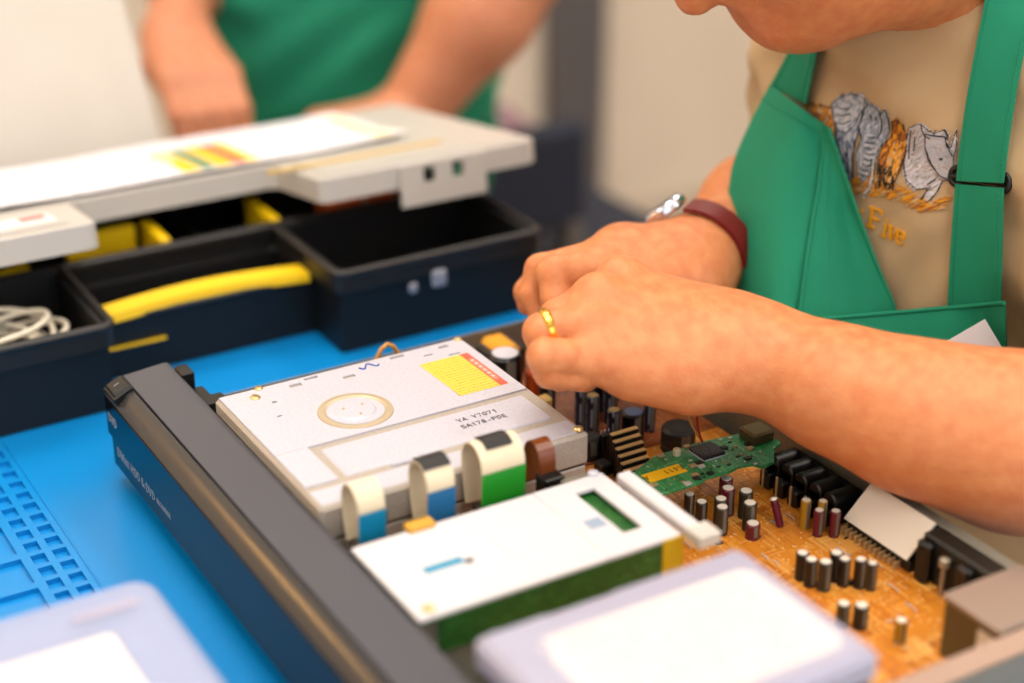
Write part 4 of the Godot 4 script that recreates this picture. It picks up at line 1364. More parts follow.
func nets(whole: Field, box: Array, h: float, g: G) -> void:
	# surface nets of a field inside a box; blocks far from the surface are skipped
	var lo: Vector3 = box[0]
	var hi: Vector3 = box[1]
	var f := whole.near(lo, hi)
	var B := 4
	var nb := Vector3i(((hi - lo) / (h * B)).ceil())
	var n := nb * B + Vector3i.ONE
	var sx := 1
	var sy := n.x
	var sz := n.x * n.y
	var val := PackedFloat32Array()
	val.resize(n.x * n.y * n.z)
	val.fill(1.0e3)
	var active := []
	var reach := h * B * 0.87 * 1.25 + h
	for bz in nb.z:
		for by in nb.y:
			for bx in nb.x:
				var c := lo + (Vector3(bx, by, bz) + Vector3(0.5, 0.5, 0.5)) * h * B
				if absf(f.d(c)) < reach:
					active.append(Vector3i(bx, by, bz) * B)
	for o in active:
		for z in B + 1:
			for y in B + 1:
				var row: int = (o.z + z) * sz + (o.y + y) * sy + o.x
				for x in B + 1:
					if val[row + x] > 999.0:
						val[row + x] = f.d(lo + Vector3(o.x + x, o.y + y, o.z + z) * h)
	var id := PackedInt32Array()
	id.resize(val.size())
	id.fill(-1)
	var off := [0, sx, sy, sx + sy, sz, sz + sx, sz + sy, sz + sx + sy]
	var cells := PackedInt32Array()
	for o in active:
		for z in B:
			for y in B:
				for x in B:
					var q: int = (o.z + z) * sz + (o.y + y) * sy + o.x + x
					var m := 0
					for c in 8:
						if val[q + off[c]] < 0.0:
							m |= 1 << c
					if m == 0 or m == 255:
						continue
					var s := Vector3.ZERO
					var w := 0
					for e in [[0, 1], [2, 3], [4, 5], [6, 7], [0, 2], [1, 3], [4, 6], [5, 7], [0, 4], [1, 5], [2, 6], [3, 7]]:
						var i0: int = e[0]
						var i1: int = e[1]
						if ((m >> i0) & 1) != ((m >> i1) & 1):
							var v0 := val[q + off[i0]]
							var v1 := val[q + off[i1]]
							var t := v0 / (v0 - v1)
							var p0 := Vector3(i0 & 1, (i0 >> 1) & 1, i0 >> 2)
							var p1 := Vector3(i1 & 1, (i1 >> 1) & 1, i1 >> 2)
							s += p0.lerp(p1, t)
							w += 1
					var p := lo + (Vector3(o.x + x, o.y + y, o.z + z) + s / w) * h
					var nn := f.grad(p)
					p -= nn * clampf(f.d(p), -h * 0.5, h * 0.5)
					id[q] = g.v.size()
					g.v.append(p)
					g.n.append(nn)
					g.uv.append(Vector2(p.x, p.y))
					cells.append(q)
	for q in cells:
		for ax in 3:
			var st: int = [sx, sy, sz][ax]
			var u: int = [sy, sz, sx][ax]
			var w: int = [sz, sx, sy][ax]
			if (val[q] < 0.0) == (val[q + st] < 0.0) or q - u - w < 0:
				continue
			var i0 := id[q]
			var i1 := id[q - u]
			var i2 := id[q - u - w]
			var i3 := id[q - w]
			if i1 < 0 or i2 < 0 or i3 < 0:
				continue
			if val[q] < 0.0:
				g.ix.append_array(PackedInt32Array([i0, i2, i1, i0, i3, i2]))
			else:
				g.ix.append_array(PackedInt32Array([i0, i1, i2, i0, i2, i3]))


func skin_mat(key: String, c: Color) -> StandardMaterial3D:
	var m := mat(key, c, 0.44)
	# blotches, and the fine net of lines of skin as relief
	var f := FastNoiseLite.new()
	f.seed = 32
	f.noise_type = FastNoiseLite.TYPE_CELLULAR
	f.cellular_return_type = FastNoiseLite.RETURN_DISTANCE2_SUB
	f.frequency = 0.075
	f.fractal_octaves = 2
	var b := NoiseTexture2D.new()
	b.width = 512
	b.height = 512
	b.seamless = true
	b.noise = f
	grain(m, noise(0.022, Color(0.90, 0.77, 0.73), Color(1, 1, 1), 31, 256, 5), 14.0, b, 0.05)
	m.subsurf_scatter_enabled = true
	m.subsurf_scatter_strength = 0.06
	m.metallic_specular = 0.42
	return m


func cloth_mat(key: String, c: Color, c0: Color, scale_: float) -> StandardMaterial3D:
	var m := mat(key, c, 0.85)
	grain(m, noise(0.35, c0, Color(1, 1, 1), 51, 256, 3), scale_, noise(0.45, Color(0, 0, 0), Color(1, 1, 1), 52, 256, 2), 0.01)
	m.rim_enabled = true
	m.rim = 0.12
	m.rim_tint = 0.6
	return m


func smooth_grid(src: Array, up: int) -> Array:
	# rows of x, y, z numbers, refined by Catmull-Rom both ways
	var rows := []
	for r in src:
		var line := []
		for i in r.size() / 3:
			line.append(Vector3(r[i * 3], r[i * 3 + 1], r[i * 3 + 2]))
		rows.append(refine(line, up))
	var out := []
	for j in rows[0].size():
		var col := []
		for r in rows:
			col.append(r[j])
		out.append(refine(col, up))
	return out


func refine(p: Array, up: int) -> Array:
	var out := []
	for i in p.size() - 1:
		var p0: Vector3 = p[maxi(i - 1, 0)]
		var p1: Vector3 = p[i]
		var p2: Vector3 = p[i + 1]
		var p3: Vector3 = p[mini(i + 2, p.size() - 1)]
		for s in up:
			out.append(p1.cubic_interpolate(p2, p0, p3, float(s) / up))
	out.append(p[-1])
	return out


func edge_of(rows: Array, which: int) -> Array:
	var out := []
	if which == 0 or which == 1:
		for q in rows[0 if which == 0 else -1]:
			out.append(q)
	else:
		for r in rows:
			out.append(r[0 if which == 2 else -1])
	return out


func seam(rows: Array, col: int, lift: float, length: float, gap: float, face: Vector3) -> G:
	# a row of short stitches along one line of a sheet
	var g := G.new()
	var line := []
	for r in rows[col]:
		line.append((r as Vector3) + face * lift)
	var done := 0.0
	for i in line.size() - 1:
		var p: Vector3 = line[i]
		var q: Vector3 = line[i + 1]
		var l := p.distance_to(q)
		var t := 0.0
		while t < l:
			if fmod(done, length + gap) < length:
				var u := minf(t + length, l)
				g.tube([p.lerp(q, t / l), p.lerp(q, u / l)], 0.00035, 4)
				done += u - t + 0.00001
				t = u + 0.00001
			else:
				done += gap
				t += gap
	return g


func people() -> void:
	var skin := skin_mat("skin", Color(0.85, 0.58, 0.38))
	var sf := skin_field()
	var at := Vector3(0.035, -Y0, -0.56)
	var t := thing("person", "person in beige embroidered shirt and green apron working on the recorder", "person", at)
	var g := G.new()
	nets(sf, [Vector3(0.050, 0.060, -0.262), Vector3(0.172, 0.180, -0.110)], 0.0024, g)
	nets(sf, [Vector3(0.115, 0.020, -0.480), Vector3(0.400, 0.190, -0.257)], 0.0055, g)
	nets(sf, [Vector3(0.169, 0.060, -0.262), Vector3(0.240, 0.180, -0.180)], 0.0055, g)
	nets(sf, [Vector3(-0.055, 0.060, -0.340), Vector3(0.075, 0.155, -0.185)], 0.0034, g)
	nets(sf, [Vector3(-0.150, 0.040, -0.480), Vector3(0.050, 0.160, -0.337)], 0.0075, g)
	nets(sf, [Vector3(-0.080, 0.245, -0.540), Vector3(0.180, 0.530, -0.230)], 0.0050, g)
	nets(sf, [Vector3(-0.220, -0.420, -0.700), Vector3(0.300, 0.260, -0.420)], 0.018, g)
	part("body", g, skin, t)
	# shirt
	var beige := cloth_mat("shirt_beige", Color(0.75, 0.64, 0.48), Color(0.88, 0.87, 0.86), 40.0)
	var hf := shirt_field()
	hf.fold = 0.0032
	g = G.new()
	nets(hf, [Vector3(-0.150, 0.020, -0.470), Vector3(0.240, 0.330, -0.370)], 0.0055, g)
	nets(hf, [Vector3(-0.240, -0.300, -0.700), Vector3(0.370, 0.330, -0.465)], 0.014, g)
	nets(hf, [Vector3(-0.240, -0.300, -0.470), Vector3(0.370, 0.025, -0.370)], 0.014, g)
	nets(hf, [Vector3(0.236, 0.018, -0.474), Vector3(0.400, 0.330, -0.350)], 0.009, g)
	part("shirt", g, beige, t, "beige cotton shirt")
	var cf := []
	for i in 25:
		var an := TAU * i / 24.0
		var c := Vector3(0.0345, 0.288, -0.474)
		var n := Vector3(0.07, 0.68, 0.73).normalized()
		var u := Vector3(1, 0, 0)
		u = (u - n * u.dot(n)).normalized()
		cf.append(c + (u * cos(an) + n.cross(u) * sin(an)) * 0.0605)
	cf.pop_back()
	part("collar", G.new().tube(cf, 0.0055, 8, true), beige, t)
	part("hair", hair(HEAD), cloth_mat("hair_grey", Color(0.34, 0.30, 0.27), Color(0.6, 0.6, 0.6), 30.0), t)
	eyes(HEAD, t)
	legs(Vector3(0.035, -0.235, -0.56), Vector3(0, 0, 1), t, mat("trousers_dark", Color(0.10, 0.11, 0.14), 0.9))
	stool(Vector3(0.035, -Y0, -0.56), "round black stool under the person in the beige shirt")
	embroidery(hf, t)
	apron(t)
	worn()
	second_person()
	chair()


func hair(hd: Array) -> G:
	var f := Field.new()
	var c: Vector3 = hd[0]
	var F: Vector3 = hd[1]
	var U: Vector3 = hd[2]
	var L: Vector3 = hd[3]
	f.ell(c - F * 0.024 + U * 0.048, Vector3(0.080, 0.086, 0.098), 0.02, Basis(L, U, F))
	f.ell(c - F * 0.055 - U * 0.005, Vector3(0.070, 0.070, 0.058), 0.03, Basis(L, U, F))
	var g := G.new()
	nets(f, [c - Vector3.ONE * 0.17, c + Vector3.ONE * 0.17], 0.009, g)
	return g


func eyes(hd: Array, t: Node3D) -> void:
	for s in [-1.0, 1.0]:
		var p: Vector3 = hd[0] + hd[1] * 0.083 + hd[2] * 0.008 + hd[3] * 0.031 * s
		var m := SphereMesh.new()
		m.radius = 0.0125
		m.height = 0.025
		var o := part("eye", m, mat("eye_white", Color(0.85, 0.83, 0.80), 0.2), t)
		o.position += p
		var q := SphereMesh.new()
		q.radius = 0.0060
		q.height = 0.012
		o = part("pupil", q, mat("eye_iris", Color(0.10, 0.07, 0.05), 0.2), t)
		o.position += p + (hd[1] as Vector3) * 0.0078


func legs(hip: Vector3, fw: Vector3, t: Node3D, m: Material) -> void:
	var f := Field.new()
	var side := Vector3.UP.cross(fw)
	f.ell(hip + Vector3(0, 0.05, 0), Vector3(0.17, 0.13, 0.13), 0.05, Basis(side, Vector3.UP, fw))
	for s in [-1.0, 1.0]:
		var h: Vector3 = hip + side * 0.09 * s
		var k: Vector3 = h + fw * 0.40 + side * 0.03 * s + Vector3(0, 0.02, 0)
		var a: Vector3 = k + Vector3(0, -0.44, 0) - fw * 0.04
		f.cap(h, k, 0.085, 0.062, 0.05)
		f.cap(k, a, 0.060, 0.045, 0.03)
	var lo := Vector3(1e3, 1e3, 1e3)
	var hi := -lo
	for i in f.a.size():
		for p in [f.a[i], f.a[i] + f.ba[i]]:
			lo = lo.min(p - Vector3.ONE * 0.2)
			hi = hi.max(p + Vector3.ONE * 0.2)
	var g := G.new()
	nets(f, [lo, hi], 0.018, g)
	part("trousers", g, m, t)
	for s in [-1.0, 1.0]:
		var a: Vector3 = hip + side * 0.12 * s + fw * 0.36
		var sh := Field.new()
		a.y = -Y0 + 0.040
		sh.cap(a - fw * 0.05 + Vector3(0, 0.03, 0), a + fw * 0.03, 0.045, 0.042, 0.03)
		sh.cap(a, a + fw * 0.15 - Vector3(0, 0.008, 0), 0.040, 0.030, 0.03)
		var sg := G.new()
		nets(sh, [a - Vector3.ONE * 0.25, a + Vector3.ONE * 0.25], 0.014, sg)
		part("shoe", sg, mat("shoe_black", Color(0.03, 0.03, 0.03), 0.5), t)


func stool(p: Vector3, label: String) -> void:
	var s := thing("stool", label, "stool", p)
	var tr := Transform3D(Basis(), p)
	part("seat", G.new().lathe(tr, [Vector2(0, 0.375), Vector2(0.15, 0.375), Vector2(0.165, 0.385), Vector2(0.16, 0.41), Vector2(0.14, 0.420), Vector2(0, 0.422)], 28), mat("stool_black", Color(0.03, 0.03, 0.03), 0.6), s)
	part("column", G.new().lathe(tr, [Vector2(0.025, 0.05), Vector2(0.022, 0.375)], 14), mat("stool_steel", Color(0.5, 0.5, 0.5), 0.3, 0.9), s)
	for i in 5:
		var an := TAU * i / 5.0
		part("leg", G.new().tube([tr * Vector3(cos(an) * 0.02, 0.075, sin(an) * 0.02), tr * Vector3(cos(an) * 0.24, 0.018, sin(an) * 0.24)], 0.016, 8), mat("stool_steel", Color.BLACK), s)


func drape(hf: Field, a: float, b: float, lift: float) -> Vector3:
	var p: Vector3 = CHEST[0] + CHEST[1] * a + CHEST[2] * b + CHEST[3] * 0.03
	for i in 14:
		p -= CHEST[3] * hf.d(p) * 0.9
	return p + CHEST[3] * lift


func embroidery(hf: Field, t: Node3D) -> void:
	var r := RandomNumberGenerator.new()
	r.seed = 99
	var near := hf.near(CHEST[0] - Vector3.ONE * 0.1, CHEST[0] + Vector3.ONE * 0.1)
	var pal := {
		"pale": Color(0.74, 0.75, 0.77), "grey": Color(0.55, 0.58, 0.62), "slate": Color(0.33, 0.38, 0.45), "blue": Color(0.20, 0.30, 0.46), "black": Color(0.05, 0.05, 0.06), "white": Color(0.86, 0.84, 0.84), "silver": Color(0.78, 0.76, 0.77), "gold": Color(0.88, 0.60, 0.08), "amber": Color(0.68, 0.38, 0.06), "brown": Color(0.33, 0.17, 0.05), "cream": Color(0.82, 0.70, 0.50),
	}
	# animal, colours, threads, slant, thread length, lift
	var jobs := [
		["leopard", ["gold", "amber", "brown", "cream"], 380, 1.9, 0.0032, 0.0007],
		["elephant", ["grey", "pale", "grey", "blue"], 800, 1.45, 0.0055, 0.0007],
		["ear", ["pale", "pale", "grey"], 560, 1.2, 0.0050, 0.0011],
		["elephant_head", ["grey", "pale", "grey"], 760, 1.35, 0.0050, 0.0011],
		["trunk", ["pale", "grey"], 320, 0.1, 0.0042, 0.0015],
		["lion", ["amber", "brown", "amber", "gold"], 560, 1.3, 0.0050, 0.0007],
		["lion_face", ["gold", "cream", "gold"], 260, 1.6, 0.0036, 0.0012],
		["rhino", ["silver", "white", "silver"], 1100, 0.6, 0.0042, 0.0007],
		["rhino_head", ["silver", "pale", "silver"], 420, 2.4, 0.0042, 0.0012],
		["horn", ["white", "pale"], 70, 1.9, 0.0036, 0.0014],
		["tusk", ["white"], 70, 1.6, 0.0030, 0.0016],
		["grass", ["gold", "gold", "amber", "cream"], 420, 0.35, 0.0055, 0.0010],
	]
	for j in jobs:
		var poly := PackedVector2Array()
		var src: Array = STITCHES[j[0]]
		for i in src.size() / 2:
			poly.append(Vector2(src[i * 2], src[i * 2 + 1]))
		var lo := poly[0]
		var hi := poly[0]
		for q in poly:
			lo = lo.min(q)
			hi = hi.max(q)
		var by := {}
		var n := 0
		var tries := 0
		while n < j[2] and tries < 20000:
			tries += 1
			var q := Vector2(r.randf_range(lo.x, hi.x), r.randf_range(lo.y, hi.y))
			if not Geometry2D.is_point_in_polygon(q, poly):
				continue
			# patches of one shade keep together
			var names: Array = j[1]
			var shade: float = sin(q.x * 520.0 + q.y * 310.0 + 2.0 * sin(q.y * 700.0)) * 0.5 + 0.5
			var cn: String = names[mini(int((shade * 0.75 + r.randf() * 0.25) * names.size()), names.size() - 1)]
			if not by.has(cn):
				by[cn] = G.new()
			thread(by[cn], near, q, j[3] + r.randf_range(-0.16, 0.16), j[4] * r.randf_range(0.6, 1.1), 0.00032, j[5] + r.randf() * 0.0004)
			n += 1
		if j[0] != "grass" and j[0] != "lion_face" and j[0] != "trunk":
			if not by.has("black"):
				by["black"] = G.new()
			for i in poly.size():
				outline(by["black"], near, poly[i], poly[(i + 1) % poly.size()], j[5] + 0.0006)
		if j[0] == "lion":
			for i in 40:
				var e := Vector2(lerpf(lo.x, hi.x, r.randf_range(0.05, 0.75)), lerpf(lo.y, hi.y, r.randf_range(0.0, 0.35)))
				thread(by["black"], near, e, 1.2 + r.randf_range(-0.4, 0.4), 0.004, 0.0004, j[5] + 0.0011)
		var pairs := []
		for cn in by:
			pairs.append([by[cn], mat("thread_" + cn, pal[cn], 0.55)])
		var o := part("embroidered_" + ({"ear": "elephant_ear", "trunk": "elephant_trunk", "horn": "rhino_horn", "tusk": "elephant_tusk"}.get(j[0], j[0]) as String), multi(pairs), null, t)
		o.set_meta("kind", "stuff")
	# dark lines that draw the animals
	var dark := G.new()
	for l in LINES:
		for i in l.size() / 2 - 1:
			outline(dark, near, Vector2(l[i * 2], l[i * 2 + 1]), Vector2(l[i * 2 + 2], l[i * 2 + 3]), 0.0024)
	part("embroidered_line", dark, mat("thread_black", Color.BLACK), t).set_meta("kind", "stuff")
	# yellow lettering, one letter after the other
	var gold := mat("thread_letters", Color(0.86, 0.60, 0.05), 0.5)
	for l in LETTERS:
		var p := drape(near, l[1], l[2], 0.0006)
		var n := near.grad(p)
		var x: Vector3 = (CHEST[1] as Vector3).rotated(CHEST[3], -0.30)
		x = (x - n * x.dot(n)).normalized()
		letters(l[0], 0.0145 if l[0] == "F" else 0.0125, Transform3D(Basis(x, n.cross(x), n), p), gold, t, "embroidered_letter", "Droid Serif", 0.0022)


func thread(g: G, hf: Field, q: Vector2, an: float, l: float, w: float, lift: float) -> void:
	var d := Vector2(cos(an), sin(an)) * l * 0.5
	var a := drape(hf, q.x - d.x, q.y - d.y, lift - 0.0003)
	var c := drape(hf, q.x + d.x, q.y + d.y, lift - 0.0003)
	var m := (a + c) * 0.5 + (CHEST[3] as Vector3) * 0.00045
	g.tube([a, m, c], w, 4)


func outline(g: G, hf: Field, p: Vector2, q: Vector2, lift: float) -> void:
	var n := maxi(1, int(p.distance_to(q) / 0.003))
	var path := []
	for i in n + 1:
		var s := p.lerp(q, float(i) / n)
		path.append(drape(hf, s.x, s.y, lift - 0.0002))
	g.tube(path, 0.00036, 4)


func apron(t: Node3D) -> void:
	var green := cloth_mat("apron_green", Color(0.0, 0.52, 0.38), Color(0.86, 0.88, 0.87), 45.0)
	var thr := mat("apron_thread", Color(0.05, 0.52, 0.37), 0.6)
	var face := Vector3(0.6, 0.4, 0.7)
	var pieces := [["apron_strap", STRAP_NECK, 3], ["apron_bib", BIB_SIDE, 3], ["apron_flap", BIB_FLAP, 3], ["apron_front", BIB_LOW, 3], ["apron_strap", STRAP_LEFT_LOW, 3], ["apron_strap", STRAP_LEFT_TOP, 3]]
	for p in pieces:
		var rows := smooth_grid(p[1], p[2])
		part(p[0], G.new().sheet(rows, 0.0011, face), green, t, "green apron cloth" if p[0] == "apron_bib" else "")
		# hem: a folded edge along the free sides
		if p[0] == "apron_flap":
			part("hem", G.new().tube(edge_of(rows, 0), 0.0013, 6), green, t)
			part("hem", G.new().tube(edge_of(rows, 1), 0.0012, 6), green, t)
			part("stitching", seam(rows, 4, 0.0003, 0.0022, 0.0010, Vector3(0.2, 0.2, 0.9)), thr, t)
		elif p[0] == "apron_front":
			part("hem", G.new().tube(edge_of(rows, 2), 0.0014, 6), green, t)
		elif p[0] == "apron_strap":
			part("stitching", seam(rows, 1, 0.0003, 0.0022, 0.0010, Vector3(0.2, 0.2, 0.9)), thr, t)
			part("stitching", seam(rows, rows.size() - 2, 0.0003, 0.0022, 0.0010, Vector3(0.2, 0.2, 0.9)), thr, t)
		else:
			var line := []
			for k in rows.size():
				line.append(rows[k][3])
			part("hem", G.new().tube(line, 0.0007, 6), green, t)
	var b0: Vector3 = BUCKLE[0]
	var b1: Vector3 = BUCKLE[1]
	var x := (b1 - b0).normalized()
	var z := Vector3(0.25, 0.2, 0.95)
	z = (z - x * z.dot(x)).normalized()
	var bt := Transform3D(Basis(x, z.cross(x), z), (b0 + b1) / 2)
	var bl := b0.distance_to(b1)
	var loop := []
	for q in rrect(-bl / 2 - 0.002, bl / 2 + 0.002, -0.005, 0.005, 0.004, 4):
		loop.append(bt * Vector3(q.x, q.y, -0.004))
	part("strap_buckle", G.new().tube(loop, 0.0022, 8, true).tube([bt * Vector3(-bl / 2, 0.0, -0.002), bt * Vector3(bl / 2, 0.0, -0.002)], 0.0019, 8), mat("buckle_black", Color(0.03, 0.03, 0.035), 0.4), t, "black strap buckle")


func worn() -> void:
	# wedding ring
	var rg := thing("ring", "plain gold ring on the finger of the near hand", "ring", RING[0])
	var ax: Vector3 = RING[1]
	var u := ax.cross(Vector3.UP).normalized()
	var w := u.cross(ax)
	var tr := Transform3D(Basis(u, ax, w), RING[0])
	part("band", G.new().lathe(tr, [Vector2(0.0103, -0.0024), Vector2(0.0115, -0.0025), Vector2(0.01225, -0.0012), Vector2(0.01225, 0.0012), Vector2(0.0115, 0.0025), Vector2(0.0103, 0.0024)], 40), mat("gold", Color(0.95, 0.74, 0.32), 0.16, 1.0), rg)
	# wristwatch
	var wt := thing("wristwatch", "silver wristwatch with dark red strap on the far wrist", "watch", WATCH[0])
	var c: Vector3 = WATCH[0]
	var a: Vector3 = WATCH[1]
	var dir: Vector3 = (WATCH[2] as Vector3) - c
	dir = (dir - a * dir.dot(a)).normalized()
	var tn := a.cross(dir)
	var path := []
	for i in 28:
		var an := deg_to_rad(28.0) + deg_to_rad(304.0) * i / 27.0
		path.append(c + (dir * cos(an) + tn * sin(an)) * 0.0372)
	part("strap", G.new().band(path, a * 0.018, 0.0026), mat("strap_red", Color(0.42, 0.04, 0.05), 0.45), wt)
	var ct := Transform3D(Basis(tn, dir, a * -1.0).orthonormalized(), c + dir * 0.0352)
	part("case", G.new().lathe(ct, [Vector2(0, 0), Vector2(0.0150, 0), Vector2(0.0165, 0.002), Vector2(0.0165, 0.006), Vector2(0.0150, 0.0078), Vector2(0.0138, 0.0078)], 32), mat("watch_steel", Color(0.80, 0.80, 0.83), 0.2, 0.95), wt)
	part("dial", G.new().lathe(ct, [Vector2(0.0140, 0.0070), Vector2(0, 0.0071)], 32), mat("dial_white", Color(0.82, 0.84, 0.90), 0.25), wt)
	part("hand", G.new().box(ct.translated_local(Vector3(0.003, 0.0075, 0)), Vector3(0.008, 0.0003, 0.0008)), mat("buckle_black", Color.BLACK), wt)
	part("hand", G.new().box(ct.translated_local(Vector3(0, 0.0075, 0.004)), Vector3(0.0007, 0.0003, 0.010)), mat("buckle_black", Color.BLACK), wt)
	part("crown", G.new().lathe(ct.translated_local(Vector3(0, 0.004, -0.0165)).rotated_local(Vector3.RIGHT, -PI / 2), [Vector2(0, 0), Vector2(0.002, 0), Vector2(0.002, 0.003), Vector2(0, 0.003)], 10), mat("watch_steel", Color.BLACK), wt)
	# white card in the apron pocket
	var k := thing("pocket_card", "white card sticking out of the green apron", "card", POCKET_CARD[1])
	var p0: Vector3 = POCKET_CARD[0]
	var p1: Vector3 = POCKET_CARD[1]
	var p2: Vector3 = POCKET_CARD[2]
	var p3: Vector3 = POCKET_CARD[3]
	var rows := []
	for i in 5:
		var line := []
		for j in 5:
			line.append(p0.lerp(p3, j / 4.0).lerp(p1.lerp(p2, j / 4.0), i / 4.0))
		rows.append(line)
	part("card", G.new().sheet(rows, 0.0008, Vector3(0.86, 0.3, 0.5)), mat("card_pale", Color(0.80, 0.77, 0.78), 0.6), k)


func second_person() -> void:
	var base: Vector3 = TORSO_TWO
	var t := thing("person", "person in green apron seated behind the toolbox", "person", Vector3(base.x, -Y0, base.z))
	var sf := second_skin_field()
	var g := G.new()
	nets(sf, [Vector3(-1.02, -0.05, -0.80), Vector3(-0.38, 0.66, -0.08)], 0.0095, g)
	part("body", g, skin_mat("skin_two", Color(0.84, 0.60, 0.46)), t)
	var af := second_apron_field()
	af.fold = 0.005
	g = G.new()
	nets(af, [Vector3(-1.10, -0.40, -0.75), Vector3(-0.50, 0.48, -0.05)], 0.012, g)
	part("apron", g, cloth_mat("apron_green_two", Color(0.0, 0.50, 0.37), Color(0.86, 0.88, 0.87), 45.0), t)
	part("hair", hair(HEAD_TWO), mat("hair_dark", Color(0.10, 0.08, 0.06), 0.7), t)
	eyes(HEAD_TWO, t)
	legs(Vector3(base.x, -0.235, base.z), Vector3(0.86, 0, 0.51).normalized(), t, mat("trousers_blue", Color(0.05, 0.09, 0.18), 0.9))
	stool(Vector3(base.x, -Y0, base.z), "round black stool under the person behind the toolbox")


func chair() -> void:
	var c := thing("chair", "navy blue chair beside the dark wall upright", "chair", Vector3(-0.98, -Y0, -0.78))
	var navy := mat("chair_navy", Color(0.05, 0.09, 0.17), 0.7)
	var st := mat("stool_steel", Color.BLACK)
	part("seat", G.new().bx(-1.20, -0.82, -0.33, -0.28, -0.96, -0.62, 0.015), navy, c)
	part("backrest", G.new().bx(-0.86, -0.83, -0.24, -0.10, -0.80, -0.62, 0.012), navy, c)
	for p in [[-1.18, -0.94], [-1.18, -0.64], [-0.845, -0.78], [-0.845, -0.64]]:
		part("leg", G.new().bx(p[0] - 0.012, p[0] + 0.012, -Y0, -0.33 if p[0] < -1.0 else -0.12, p[1] - 0.012, p[1] + 0.012, 0.003), st, c)
	var b := thing("cushion", "pale mauve cushion on the navy blue chair", "cushion", Vector3(-0.98, -0.28, -0.72))
	part("pad", G.new().box(Transform3D(Basis(Vector3(0, 0, 1), 0.25), Vector3(-0.98, -0.185, -0.72)), Vector3(0.20, 0.14, 0.16), 0.05), mat("cushion_mauve", Color(0.55, 0.42, 0.46), 0.8), b)


